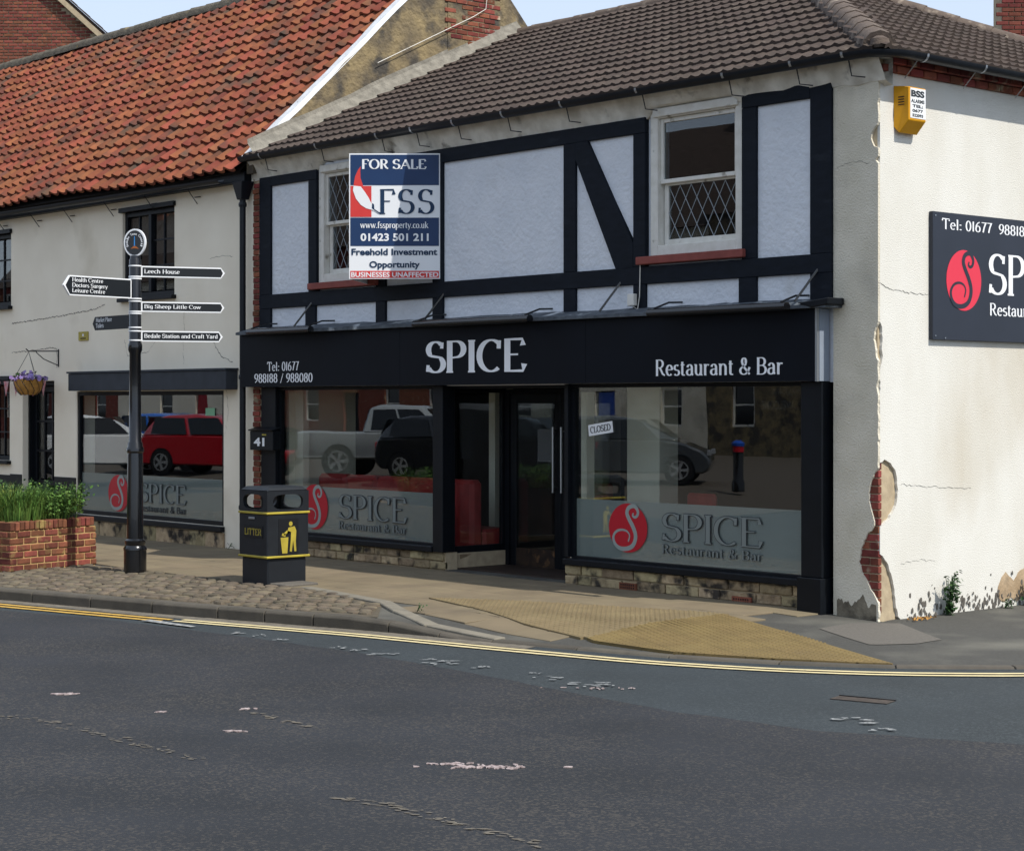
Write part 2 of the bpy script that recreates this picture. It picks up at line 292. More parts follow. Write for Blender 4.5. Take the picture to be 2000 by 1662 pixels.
# ------------------------------------------------------------------ lettering
# a small pen-drawn serif face: every glyph is a set of pen paths, thick down and thin across
def arc(cx, cy, rx, ry, a0, a1, n=12): return [(cx + rx * math.cos(R(a0 + (a1 - a0) * i / n)), cy + ry * math.sin(R(a0 + (a1 - a0) * i / n))) for i in range(n + 1)]
def glyphs():
    g = {}
    st = lambda x, y0=0, y1=1: (1, [(x, y0), (x, y1)])
    g['A'] = (.84, [(.45, [(.06, 0), (.42, 1)]), (1, [(.42, 1), (.78, 0)]), (1, [(.2, .34), (.64, .34)])], [(.06, 0), (.78, 0)])
    g['B'] = (.72, [st(.14), (1, [(.05, 1)] + arc(.36, .765, .22, .235, 90, -90) + [(.14, .53)]), (1, [(.14, .53)] + arc(.38, .265, .26, .265, 90, -90) + [(.05, 0)])], [])
    g['C'] = (.78, [(1, arc(.43, .5, .36, .5, 52, 308, 22)), (.7, [(.66, .72), (.67, .98)])], [])
    g['D'] = (.84, [st(.14), (1, [(.05, 1)] + arc(.34, .5, .42, .5, 90, -90, 16) + [(.05, 0)])], [])
    g['E'] = (.68, [st(.14), (1, [(.05, 1), (.58, 1), (.6, .8)]), (1, [(.14, .52), (.46, .52)]), (1, [(.05, 0), (.6, 0), (.64, .22)])], [])
    g['F'] = (.62, [st(.14), (1, [(.05, 1), (.56, 1), (.58, .8)]), (1, [(.14, .52), (.44, .52)])], [(.14, 0)])
    g['H'] = (.86, [st(.15), st(.71), (1, [(.15, .52), (.71, .52)])], [(.15, 0), (.15, 1), (.71, 0), (.71, 1)])
    g['I'] = (.34, [st(.17)], [(.17, 0), (.17, 1)])
    g['L'] = (.64, [st(.14), (1, [(.05, 0), (.56, 0), (.6, .24)])], [(.14, 1)])
    g['M'] = (1.0, [(.5, [(.13, 0), (.15, 1)]), (1, [(.15, 1), (.5, .08)]), (.5, [(.5, .08), (.84, 1)]), (1, [(.84, 1), (.87, 0)])], [(.13, 0), (.13, 1), (.87, 0), (.87, 1)])
    g['N'] = (.9, [(.6, [(.15, 0), (.15, 1)]), (1, [(.15, 1), (.75, 0)]), (.6, [(.75, 0), (.75, 1)])], [(.15, 0), (.75, 1)])
    g['O'] = (.9, [(1, arc(.45, .5, .37, .5, 90, 450, 28))], [])
    g['P'] = (.66, [st(.14), (1, [(.05, 1)] + arc(.34, .74, .24, .26, 90, -90) + [(.14, .46)])], [(.14, 0)])
    g['R'] = (.76, [st(.14), (1, [(.05, 1)] + arc(.34, .75, .23, .25, 90, -90) + [(.14, .5)]), (1, [(.36, .5), (.56, .1), (.72, 0)])], [(.14, 0)])
    g['S'] = (.64, [(1, arc(.32, .745, .23, .255, 40, 235, 14) + arc(.32, .26, .25, .26, 62, -150, 16)), (.6, [(.52, .78), (.53, .98)]), (.6, [(.08, .24), (.06, .02)])], [])
    g['T'] = (.76, [st(.38), (1, [(.06, .8), (.06, 1), (.7, 1), (.7, .8)])], [(.38, 0)])
    g['U'] = (.8, [(1, [(.15, 1), (.15, .3)] + arc(.4, .28, .25, .28, 180, 360, 12) + [(.65, 1)])], [(.15, 1), (.65, 1)])
    g['W'] = (1.1, [(1, [(.06, 1), (.32, 0)]), (.5, [(.32, 0), (.54, .9)]), (1, [(.54, .9), (.78, 0)]), (.5, [(.78, 0), (1.02, 1)])], [(.06, 1), (1.02, 1)])
    g['Y'] = (.76, [(1, [(.06, 1), (.38, .48)]), (.5, [(.38, .48), (.7, 1)]), (1, [(.38, .48), (.38, 0)])], [(.06, 1), (.7, 1), (.38, 0)])
    h = .66
    g['a'] = (.56, [(1, [(.1, .5)] + arc(.26, .46, .16, .2, 150, 0, 10) + [(.42, .08), (.5, 0)]), (1, [(.42, .38)] + arc(.24, .18, .17, .18, 80, 330, 14) + [(.42, .12)])], [])
    g['b'] = (.6, [(1, [(.12, 1), (.12, 0)]), (1, arc(.3, .32, .2, .33, 160, -160, 18))], [(.09, 1)])
    g['c'] = (.5, [(1, arc(.29, .33, .21, .33, 45, 315, 18))], [])
    g['d'] = (.6, [(1, [(.47, 1), (.47, 0)]), (1, arc(.28, .32, .2, .33, 20, 340, 18))], [(.44, 1), (.5, 0)])
    g['e'] = (.54, [(1, [(.08, .36), (.45, .36)] + arc(.27, .33, .2, .33, 10, 315, 18))], [])
    g['f'] = (.36, [(1, [(.15, 0), (.15, .78)] + arc(.28, .8, .13, .2, 180, 40, 8)), (1, [(.03, h), (.3, h)])], [(.15, 0)])
    g['g'] = (.58, [(1, arc(.28, .36, .19, .3, 20, 340, 16)), (1, [(.46, .66), (.46, -.08)] + arc(.28, -.1, .18, .18, 0, -150, 10))], [])
    g['h'] = (.64, [st(.13), (1, [(.13, .48)] + arc(.32, .42, .18, .24, 150, 0, 10) + [(.5, 0)])], [(.13, 0), (.1, 1), (.5, 0)])
    g['i'] = (.27, [st(.13, 0, h), (1.2, [(.13, .86), (.13, .98)])], [(.13, 0), (.1, h)])
    g['k'] = (.6, [st(.13), (.5, [(.13, .28), (.46, h)]), (1, [(.25, .38), (.54, 0)])], [(.13, 0), (.1, 1), (.52, 0), (.46, h)])
    g['l'] = (.27, [st(.13)], [(.13, 0), (.1, 1)])
    g['m'] = (.96, [st(.13, 0, h), (1, [(.13, .48)] + arc(.3, .42, .17, .24, 150, 0, 8) + [(.47, 0)]), (1, [(.47, .48)] + arc(.64, .42, .17, .24, 150, 0, 8) + [(.81, 0)])], [(.13, 0), (.1, h), (.47, 0), (.81, 0)])
    g['n'] = (.64, [st(.13, 0, h), (1, [(.13, .48)] + arc(.32, .42, .18, .24, 150, 0, 10) + [(.5, 0)])], [(.13, 0), (.1, h), (.5, 0)])
    g['o'] = (.58, [(1, arc(.29, .33, .22, .33, 90, 450, 22))], [])
    g['p'] = (.6, [(1, [(.12, h), (.12, -.3)]), (1, arc(.3, .33, .2, .33, 160, -160, 18))], [(.09, h), (.12, -.3)])
    g['r'] = (.44, [st(.13, 0, h), (1, [(.13, .46)] + arc(.3, .46, .15, .19, 150, 50, 6))], [(.13, 0), (.1, h)])
    g['s'] = (.46, [(1, arc(.23, .49, .15, .165, 40, 240, 10) + arc(.23, .17, .17, .17, 60, -150, 12))], [])
    g['t'] = (.38, [(1, [(.15, .86), (.15, .14)] + arc(.26, .13, .11, .13, 180, 310, 6)), (1, [(.03, h), (.32, h)])], [])
    g['u'] = (.62, [(1, [(.12, h), (.12, .22)] + arc(.29, .21, .17, .21, 180, 330, 8) + [(.48, .2)]), st(.48, 0, h)], [(.08, h), (.44, h), (.52, 0)])
    g['w'] = (.86, [(1, [(.05, h), (.24, 0)]), (.5, [(.24, 0), (.42, h)]), (1, [(.42, h), (.6, 0)]), (.5, [(.6, 0), (.78, h)])], [(.05, h), (.42, h), (.78, h)])
    g['y'] = (.58, [(1, [(.06, h), (.28, 0)]), (.55, [(.52, h), (.28, 0), (.18, -.24), (.06, -.28)])], [(.06, h), (.5, h)])
    g['0'] = (.58, [(1, arc(.29, .5, .21, .5, 90, 450, 24))], []); g['1'] = (.3, [st(.15)], [])
    g['6'] = (.56, [(1, arc(.28, .3, .2, .3, 90, 450, 20)), (.9, [(.08, .34), (.12, .66), (.26, .88), (.44, 1)])], [])
    g['7'] = (.52, [(1, [(.05, .98), (.47, .98), (.3, .5), (.2, 0)])], [])
    g['8'] = (.56, [(1, arc(.28, .75, .17, .25, 90, 450, 18)), (1, arc(.28, .26, .2, .26, 90, 450, 18))], [])
    g['9'] = (.56, [(1, arc(.28, .7, .2, .3, 90, 450, 20)), (.9, [(.48, .66), (.44, .34), (.3, .12), (.12, 0)])], [])
    g['&'] = (.8, [(1, [(.72, .44), (.6, .16)] + arc(.33, .23, .24, .23, -40, -230, 12) + [(.46, .62)] + arc(.34, .8, .13, .2, -20, 200, 12) + [(.3, .5), (.72, 0)])], [])
    g[':'] = (.26, [(1.3, [(.13, .0), (.13, .1)]), (1.3, [(.13, .46), (.13, .56)])], []); g['.'] = (.24, [(1.4, [(.12, 0), (.12, .1)])], [])
    g['/'] = (.46, [(.6, [(.06, -.08), (.4, 1.02)])], []); g['-'] = (.4, [(1.6, [(.06, .34), (.34, .34)])], []); g[' '] = (.3, [], [])
    return g
GL = glyphs()
def stroke_poly(path, wfun, closed=False):
    P = [Vector((p[0], p[1], 0)) for p in path]; L_, R_ = [], []
    for i, p in enumerate(P):
        a, b = P[max(i - 1, 0)], P[min(i + 1, len(P) - 1)]
        if i == 0 and (P[0] - P[-1]).length < 1e-4: a = P[-2]
        if i == len(P) - 1 and (P[0] - P[-1]).length < 1e-4: b = P[1]
        t = (b - a).normalized()
        k = 1.0
        if 0 < i < len(P) - 1:
            t1 = (P[i] - P[i - 1]).normalized(); c = max(.6, abs(t.dot(t1))); k = 1 / c
        n = Vector((-t.y, t.x, 0)) * (wfun(t) * .5 * k); L_.append(p + n); R_.append(p - n)
    return L_, R_
class Plane:
    def __init__(s, o, r, u):
        s.o = Vector(o); s.r = Vector(r).normalized(); s.u = Vector(u).normalized(); s.n = s.r.cross(s.u)
    def p(s, a, b, d=0): return s.o + s.r * a + s.u * b + s.n * d
def serif_text(mb, pl, txt, a, b, width, height, d=.003, thick=.17, thin=.06, serif=.1, slab=None, grow=0.0, track=.03):
    adv = sum(GL[c][0] + track for c in txt) - track; sx, sy = width / adv, height; x = 0; lay = 0
    for c in txt:
        w, strokes, sers = GL[c]
        paths = [(k, p) for k, p in strokes] + [(-1, [(q[0] - serif, q[1]), (q[0] + serif, q[1])]) for q in sers if serif > 0]
        for k, p in paths:
            wf = (lambda t, k=k: math.hypot(thick * k * t.y, thin * t.x) + grow) if k > 0 else (lambda t: (slab or thin) + grow)
            if grow and len(p) == 2:
                v = (Vector(p[1]) - Vector(p[0])).normalized() * grow * .5; p = [tuple(Vector(p[0]) - v), tuple(Vector(p[1]) + v)]
            L_, R_ = stroke_poly(p, wf); lay = (lay + 1) % 9; dd = d + lay * .00025; n = len(L_)
            vs = [pl.p(a + (x + q.x) * sx, b + q.y * sy, dd) for q in R_ + L_]
            mb.add(vs, [(i, i + 1, n + i + 1, n + i) for i in range(n - 1)])
        x += w + track
    return mb
def sans_text(mb, pl, txt, a, b, width, height, d=.003, bold=.02):
    cu = bpy.data.curves.new('t', 'FONT'); cu.body = txt; cu.size = 1; cu.offset = bold; cu.resolution_u = 4
    o = bpy.data.objects.new('t', cu); COL.objects.link(o); me = bpy.data.meshes.new_from_object(o)
    co = np.array([v.co[:] for v in me.vertices]); x0, x1 = co[:, 0].min(), co[:, 0].max(); cap = .73
    mb.add([pl.p(a + (p[0] - x0) / (x1 - x0) * width, b + p[1] / cap * height, d) for p in co], [tuple(p.vertices) for p in me.polygons])
    bpy.data.objects.remove(o); bpy.data.curves.remove(cu); bpy.data.meshes.remove(me); return mb
SWIRL = [(48, 180), (41, 150), (58, 132), (78, 150), (85, 200), (63, 255), (33, 260), (3, 230), (-7, 170), (13, 100), (43, 20), (63, -60), (63, -130), (43, -200), (3, -240), (-47, -250), (-87, -230), (-115, -180), (-122, -110), (-97, -50), (-52, -25), (-7, -40), (15, -90), (3, -160)]
def smooth_path(p, n=4):
    out = []
    for i in range(len(p) - 1):
        a, b, c, d = (Vector((*p[max(0, min(len(p) - 1, j))], 0)) for j in (i - 1, i, i + 1, i + 2))
        for k in range(n):
            t = k / n; out.append(tuple((.5 * ((2 * b) + (c - a) * t + (2 * a - 5 * b + 4 * c - d) * t * t + (3 * b - a - 3 * c + d) * t ** 3))[:2]))
    return out + [p[-1]]
def logo(pl, a, b, rx, rz, parent, disc_m, line_m, d=.003):
    mb = MB(); n = 48
    mb.add([pl.p(a + rx * math.cos(2 * math.pi * i / n), b + rz * math.sin(2 * math.pi * i / n), d) for i in range(n)], [tuple(range(n))]); disc = mb.build('logo_disc', disc_m, parent)
    p = [(x / 162 * rx, y / 290 * rz) for x, y in smooth_path(SWIRL)]; N = len(p); w = rx * .13
    mb = MB(); L_, R_ = [], []
    for i, q in enumerate(p):
        t = (Vector(p[min(i + 1, N - 1)]) - Vector(p[max(i - 1, 0)])).normalized(); k = w * (.5 + .9 * math.sin(math.pi * min(1, i / N * 1.1)) ** 1.0) * .5
        L_.append(pl.p(a + q[0] - t.y * k, b + q[1] + t.x * k, d + .002)); R_.append(pl.p(a + q[0] + t.y * k, b + q[1] - t.x * k, d + .002))
    mb.add(R_ + L_, [(i, i + 1, N + i + 1, N + i) for i in range(N - 1)]); mb.build('logo_swirl', line_m, parent)
    return disc

# ================================================================== GROUND
ROAD = -.12
KERB = [(-26, -9.6), (-14, -6.65), (-8, -5.15), (-5.14, -4.45), (-2.9, -3.8), (-1.4, -3.5), (.2, -3.12), (1.1, -2.72), (1.8, -2.25), (2.5, -1.55), (3.05, -.7), (3.4, .6), (3.5, 3), (3.5, 30)]
def kerb_pts(step=.1):
    out = []
    for (a, b) in zip(KERB[:-1], KERB[1:]):
        n = max(1, int(math.hypot(b[0] - a[0], b[1] - a[1]) / step))
        for i in range(n): out.append((a[0] + (b[0] - a[0]) * i / n, a[1] + (b[1] - a[1]) * i / n))
    return out + [KERB[-1]]
KP = kerb_pts(.1)
for _ in range(12): KP = [KP[0]] + [((KP[i - 1][0] + KP[i][0] * 2 + KP[i + 1][0]) / 4, (KP[i - 1][1] + KP[i][1] * 2 + KP[i + 1][1]) / 4) for i in range(1, len(KP) - 1)] + [KP[-1]]
def sm(t): t = max(0, min(1, t)); return t * t * (3 - 2 * t)
KA = np.array(KP)
def kerb_dist(x, y): return float(np.sqrt(((KA - (x, y)) ** 2).sum(1)).min())
def ground_z(x, y):
    base = -.075 * sm((x + 1.5) / 2.5)
    edge = -.105 * sm((x + 3.3) / 1.6)
    return edge + (base - edge) * sm(kerb_dist(x, y) / 1.5)
def kerb_n(i):
    a, b = KP[max(0, i - 1)], KP[min(len(KP) - 1, i + 1)]; t = Vector((b[0] - a[0], b[1] - a[1], 0)).normalized(); return t, Vector((-t.y, t.x, 0))   # n points to the pavement
# ground sheet and road
struct(MB().quad((-400, -400, -.14), (400, -400, -.14), (400, 400, -.14), (-400, 400, -.14)), 'ground', 'asphalt_old')
struct(MB().quad((-120, -60, ROAD), (60, -60, ROAD), (60, 60, ROAD), (-120, 60, ROAD)), 'road', 'asphalt_old')
edge = [(-60, -17.6), (-26, -10.7), (-8.6, -6.05), (-5.3, -5.22), (-3.6, -5.02), (-1.8, -4.87), (.34, -4.98), (2.14, -5.12), (3.4, -4.96), (4.6, -4.38), (6.2, -3.2), (12, 2), (30, 20)]
ed = []
for a, b in zip(edge[:-1], edge[1:]):
    for i in range(8): t = i / 8; ed.append((a[0] + (b[0] - a[0]) * t + random.uniform(-.015, .015), a[1] + (b[1] - a[1]) * t + random.uniform(-.02, .02), ROAD + .005))
struct(MB().add(ed + [(60, 20, ROAD + .005), (60, -60, ROAD + .005), (-60, -60, ROAD + .005)], [tuple(range(len(ed) + 3))[::-1]]), 'road_surface', 'asphalt')
# footway base, draped
mb = MB(); rows = []
for i in range(0, len(KP), 2):
    t, n = kerb_n(i); r = []
    for j in range(15):
        q = j / 14; x, y = KP[i][0] + n.x * .02, KP[i][1] + n.y * .02
        tx, ty = (min(x, 0.02), max(y, .05)) if x < .02 or y < .05 else (.02, y)
        if y > .05: tx, ty = -.02, y
        px_, py_ = x + (tx - x) * q, y + (ty - y) * q; r.append((px_, py_, ground_z(px_, py_) - .012))
    rows.append(r)
mb.add([p for r in rows for p in r], [(i * 15 + j, (i + 1) * 15 + j, (i + 1) * 15 + j + 1, i * 15 + j + 1) for i in range(len(rows) - 1) for j in range(14)])
mb.f = [f[::-1] if True else f for f in mb.f]
foot = struct(mb, 'footway', 'footway', smooth=True)
# kerb stones
kerb = tag(bpy.data.objects.new('kerb', None), kind='structure'); COL.objects.link(kerb); OFF[kerb] = Vector((0, 0, 0))
i = 0
while i < len(KP) - 10 and KP[i][1] < 9:
    L_ = 9 if random.random() < .8 else 6; j = min(i + L_, len(KP) - 1); mb = MB(); sec = []
    for k in (i, (i + j) // 2, j):
        t, n = kerb_n(k); p = Vector((*KP[k], 0)); p += t * (.006 if k == i else (-.006 if k == j else 0)); zt = ground_z(p.x + n.x * .1, p.y + n.y * .1) + .004
        sec.append([p + Vector((0, 0, ROAD - .08)), p + Vector((0, 0, zt - .025)), p + n * .025 + Vector((0, 0, zt)), p + n * .14 + Vector((0, 0, zt)), p + n * .14 + Vector((0, 0, ROAD - .08))])
    mb.add([v for s_ in sec for v in s_], [(a * 5 + k, a * 5 + (k + 1) % 5, (a + 1) * 5 + (k + 1) % 5, (a + 1) * 5 + k) for a in range(2) for k in range(5)] + [(4, 3, 2, 1, 0), (10, 11, 12, 13, 14)])
    mb.f = [f[::-1] for f in mb.f]
    mb.build('kerb_stone', 'kerb', kerb, bevel=.006); i = j
# gutter channel strip (grimy concrete at the kerb foot)
def ribbon(i0, i1, o0, o1, z, jit=0, step=2):
    mb = MB(); ks = list(range(i0, i1, step)); a, b = [], []
    for k in ks:
        t, n = kerb_n(k); p = Vector((*KP[k], z)); j1, j2 = random.uniform(-jit, jit), random.uniform(-jit, jit); a.append(p - n * (o0 + j1)); b.append(p - n * (o1 + j2))
    N = len(ks); return mb.add(b + a, [(q, q + 1, N + q + 1, N + q) for q in range(N - 1)])
def kidx(x): return min(range(len(KP)), key=lambda k: abs(KP[k][0] - x) + (100 if KP[k][1] > 0 else 0))
struct(ribbon(10, kidx(-1.0), .0, .2, ROAD + .004, .015), 'gutter_channel', 'seam')
kc = kidx(-5.0)
for o0 in (.30, .45):
    struct(ribbon(10, kc, o0, o0 + .075, ROAD + .009, .004, 1), 'yellow_line', 'line_yellow')
for o0 in (.27, .40):
    struct(ribbon(kc, len(KP) - 40, o0 - .02, o0 + .045, ROAD + .009, .003, 1), 'yellow_line', 'line_cream')
# worn white dashes, seams and scraps on the carriageway
def blob(c, rx, ry, rot, z, n=14, jit=.35):
    pts = []
    for k in range(n):
        q = 2 * math.pi * k / n; rr = 1 + random.uniform(-jit, jit); x, y = rx * rr * math.cos(q), ry * rr * math.sin(q)
        pts.append((c[0] + x * math.cos(rot) - y * math.sin(rot), c[1] + x * math.sin(rot) + y * math.cos(rot), z))
    return pts
RV = math.atan2(RT.y, RT.x)
def flat(mb, pts): k = len(mb.v); mb.v += pts; mb.f.append(tuple(range(k, k + len(pts)))); return mb
mb = MB(); a, b = on_z(285, 1213, ROAD), on_z(378, 1226, ROAD); t = (b - a).normalized(); n = Vector((-t.y, t.x, 0)) * .06
struct(MB().add([(p.x, p.y, ROAD + .013) for p in (a - n, b - n * .6, b + n * .5, a + n)], [(0, 1, 2, 3)]), 'white_line', 'worn_white')
mb = MB()
for px, py, L in [(665, 1267, .2), (705, 1272, .22), (745, 1279, .3), (840, 1293, .3), (870, 1297, .35), (935, 1305, .18), (1075, 1326, .3), (1150, 1338, .35), (1180, 1341, .2), (1045, 1237 + 80, .1), (1660, 1408, .3), (1690, 1412, .25), (1720, 1428, .2), (460, 1238, .2), (505, 1243, .2), (545, 1251, .15)]:
    c = on_z(px, py, ROAD)
    for k in range(7): flat(mb, blob((c.x + random.uniform(-.5, .5) * L * RT.x + random.uniform(-.02, .02), c.y + random.uniform(-.5, .5) * L * RT.y + random.uniform(-.02, .02)), L * random.uniform(.04, .16), .014 * random.uniform(.6, 1.6), RV, ROAD + .012 + .0004 * k))
struct(mb, 'worn_road_marking', 'worn_white')
for pts in ([(0, 1395), (90, 1408), (180, 1430), (260, 1450), (330, 1468), (400, 1487)], [(680, 1560), (760, 1572), (850, 1597), (930, 1616), (1000, 1636), (1060, 1652)], [(500, 1392), (560, 1408), (620, 1422)]):
    mb = MB(); P = []
    for (a, b) in zip(pts[:-1], pts[1:]):
        for k in range(6): P.append(on_z(a[0] + (b[0] - a[0]) * k / 6, a[1] + (b[1] - a[1]) * k / 6 + random.uniform(-1, 1), ROAD + .009))
    for k, p in enumerate(P):
        for q in range(4):
            if random.random() < .6: flat(mb, blob((p.x + random.gauss(0, .04) , p.y + random.gauss(0, .03)), random.uniform(.008, .035), random.uniform(.005, .014), RV - .3, ROAD + .009 + .0003 * (q + 4 * (k % 3)), 7))
    struct(mb, 'road_seam', 'seam')
def scrap(px, py, n, spread, label, sz=.03):
    mb = MB(); c = on_z(px, py, ROAD)
    for k in range(n):
        q = Vector((c.x, c.y, 0)) + RT * random.gauss(0, spread) + FW * random.gauss(0, spread * .22); r = sz * random.uniform(.4, 1.3)
        top = blob((q.x, q.y), r * 1.3, r * .7, random.uniform(0, 3), ROAD + .010 + random.uniform(0, .004), 8, .5); bot = [(p[0] * 1.0, p[1], ROAD + .006) for p in top]
        mb.add(bot + top, [tuple(range(8, 16))] + [(i, (i + 1) % 8, 8 + (i + 1) % 8, 8 + i) for i in range(8)])
    solo(mb, 'flattened_scraps', 'smear', label, 'litter')['kind'] = 'stuff'
scrap(950, 1500, 42, .13, 'long pale smear of squashed scraps in the middle foreground of the road', .022)
scrap(870, 1494, 12, .07, 'thin reddish pale scraps just left of the long smear on the road', .02)
scrap(125, 1357, 9, .04, 'small pinkish scrap on the road below the brick planter', .03)
scrap(462, 1430, 9, .05, 'cluster of small white scraps on the road below the litter bin', .022)
scrap(477, 1386, 4, .03, 'single small white scrap nearest the kerb below the litter bin', .022)
scrap(310, 1392, 4, .03, 'tiny pale scrap on the road below the fingerpost', .02)
scrap(1160, 1346, 14, .16, 'dark edged strip of pale scraps along the join of the two road surfaces', .014)
# ironwork slot on the right
a, b = on_z(1632, 1362, ROAD), on_z(1742, 1372, ROAD); t = (b - a).normalized(); n = Vector((-t.y, t.x, 0))
dr = thing('drain_cover', 'thin rusty iron drain cover sunk in the grey road at right', 'drain cover', (a.x, a.y, ROAD))
MB().prism([a - n * .1 + UP * .003, b - n * .1 + UP * .003, b + n * .06 + UP * .003, a + n * .06 + UP * .003], (0, 0, .004)).build('plate', 'iron', dr)
MB().prism([a + n * .062 + UP * .004, b + n * .062 + UP * .004, b + n * .085 + UP * .004, a + n * .085 + UP * .004], (0, 0, .008)).build('rim', 'black', dr)

# ---- paving pieces
def inpoly(x, y, P):
    c = False; j = len(P) - 1
    for i in range(len(P)):
        if (P[i][1] > y) != (P[j][1] > y) and x < (P[j][0] - P[i][0]) * (y - P[i][1]) / (P[j][1] - P[i][1]) + P[i][0]: c = not c
        j = i
    return c
TA = [(-4.1, -2.25), (-3.2, -1.72), (-1.02, -1.0), (-.98, -2.95), (-2.0, -2.8)]
TB = [(-.98, -2.98), (-1.04, -1.06), (.3, -1.5), (1.2, -1.85), (1.8, -2.1), (1.5, -2.3), (.9, -2.62), (.1, -2.93)]
COBB = [(-26, -9.3), (-8, -4.97), (-5.2, -4.28), (-3.1, -3.68), (-3.95, -2.98), (-5.6, -2.62), (-10, -2.85), (-26, -2.95)]
def draped(x, y, rot, lift):
    e = .15; gx = (ground_z(x + e, y) - ground_z(x - e, y)) / (2 * e); gy = (ground_z(x, y + e) - ground_z(x, y - e)) / (2 * e)
    n = Vector((-gx, -gy, 1)).normalized(); xa = Vector((math.cos(rot), math.sin(rot), 0)); xa = (xa - n * xa.dot(n)).normalized()
    return basis((x, y, ground_z(x, y) + lift), xa, n.cross(xa), n)
pav = tag(bpy.data.objects.new('pavement', None), kind='structure'); COL.objects.link(pav); OFF[pav] = Vector((0, 0, 0))
fl = MB().box(-.297, .297, -.222, .222, -.05, .0).data('flagstone', 'flag', bevel=.004); ms = []
for r in range(7):
    y = -.235 - r * .45
    for c in range(52):
        x = .28 - c * .6 - (r % 2) * .3
        if x > -.75 or inpoly(x, y, COBB): continue
        if -3.9 < x and kerb_dist(x, y) < .32: continue
        if x > -1.2 and y < -1.3: continue
        if y < -2.75 and x < -3.7: continue
        ms.append(draped(x, y, 0, .0 + random.uniform(-.002, .002)))
pieces('flagstone', fl, ms, pav)
def clip(P, Q):
    "clip polygon P by the convex counter-clockwise polygon Q"
    for i in range(len(Q)):
        a, b = Q[i], Q[(i + 1) % len(Q)]; side = lambda p: (b[0] - a[0]) * (p[1] - a[1]) - (b[1] - a[1]) * (p[0] - a[0]); out = []
        for k in range(len(P)):
            p, q = P[k], P[(k + 1) % len(P)]; sp, sq = side(p), side(q)
            if sp >= 0: out.append(p)
            if (sp >= 0) != (sq >= 0): t = sp / (sp - sq); out.append((p[0] + (q[0] - p[0]) * t, p[1] + (q[1] - p[1]) * t))
        P = out
        if len(P) < 3: return []
    return P
def area(P): return sum(P[i][0] * P[(i + 1) % len(P)][1] - P[(i + 1) % len(P)][0] * P[i][1] for i in range(len(P))) / 2
for P, m, rot, lift in ((TA, 'tactile', R(0), .012), (TB, 'tactile_y', R(-20), .016)):
    if area(P) < 0: P = P[::-1]
    ca, sa = math.cos(rot), math.sin(rot); w2 = lambda u, v: (-1.05 + u * ca - v * sa, -2.9 + u * sa + v * ca); gz_ = lambda p, d: (p[0], p[1], ground_z(*p) + lift + d)
    for i in range(-14, 14):
        for j in range(-14, 14):
            u, v = i * .4, j * .4; c_ = clip([w2(u + .002, v + .002), w2(u + .398, v + .002), w2(u + .398, v + .398), w2(u + .002, v + .398)], P)
            if not c_ or area(c_) < .004: continue
            n = len(c_); mb = MB(); mb.add([gz_(p, 0) for p in c_] + [gz_(p, -.06) for p in c_], [tuple(range(n))] + [(k, n + k, n + (k + 1) % n, (k + 1) % n) for k in range(n)])
            for bi in range(6):
                for bj in range(6):
                    cx, cy = w2(u + .035 + bi * .066, v + .035 + bj * .066)
                    if not inpoly(cx, cy, c_): continue
                    mb.add([gz_((cx + .018 * math.cos(k * math.pi / 3), cy + .018 * math.sin(k * math.pi / 3)), .0004) for k in range(6)] + [gz_((cx + .011 * math.cos(k * math.pi / 3), cy + .011 * math.sin(k * math.pi / 3)), .006) for k in range(6)], [(k, (k + 1) % 6, 6 + (k + 1) % 6, 6 + k) for k in range(6)] + [(6, 7, 8, 9, 10, 11)])
            mb.build('tactile_slab', m, pav)
# pale tarmac patch by the corner
pts = [on_z(px, py, -.08) for px, py in [(1600, 1232), (1660, 1222), (1760, 1220), (1840, 1248), (1790, 1256), (1700, 1258)]]
gr_ = []
for i in range(17):
    t = i / 16; a_ = pts[0].lerp(pts[1], t / .3) if t < .3 else (pts[1].lerp(pts[2], (t - .3) / .4) if t < .7 else pts[2].lerp(pts[3], (t - .7) / .3)); b_ = pts[0].lerp(pts[5], t / .45) if t < .45 else (pts[5].lerp(pts[4], (t - .45) / .35) if t < .8 else pts[4].lerp(pts[3], (t - .8) / .2))
    for j in range(9): p = a_.lerp(b_, j / 8); gr_.append((p.x, p.y, ground_z(p.x, p.y) - .007))
struct(MB().add(gr_, [(i * 9 + j, i * 9 + j + 1, (i + 1) * 9 + j + 1, (i + 1) * 9 + j) for i in range(16) for j in range(8)]), 'footway_patch', 'footpatch')
# drop edging beside the cobbles
edg = [(-4.05, -2.86), (-3.3, -3.25), (-2.5, -3.5), (-1.6, -3.42)]
mb0 = [(-5.9, -2.55), *edg]
for a, b in zip(mb0[:-1], mb0[1:]):
    a3, b3 = Vector((*a, ground_z(*a))), Vector((*b, ground_z(*b))); t = (b3 - a3).normalized(); n = Vector((-t.y, t.x, 0)) * .075
    MB().prism([a3 - n + t * .005 - UP * .05, b3 - n - t * .005 - UP * .05, b3 + n - t * .005 - UP * .05, a3 + n + t * .005 - UP * .05], (0, 0, .066)).build('edging_stone', mat('pale_concrete', '7f796c', '6e695e', .9, 8, bump=.6, bscale=60), pav, bevel=.008)
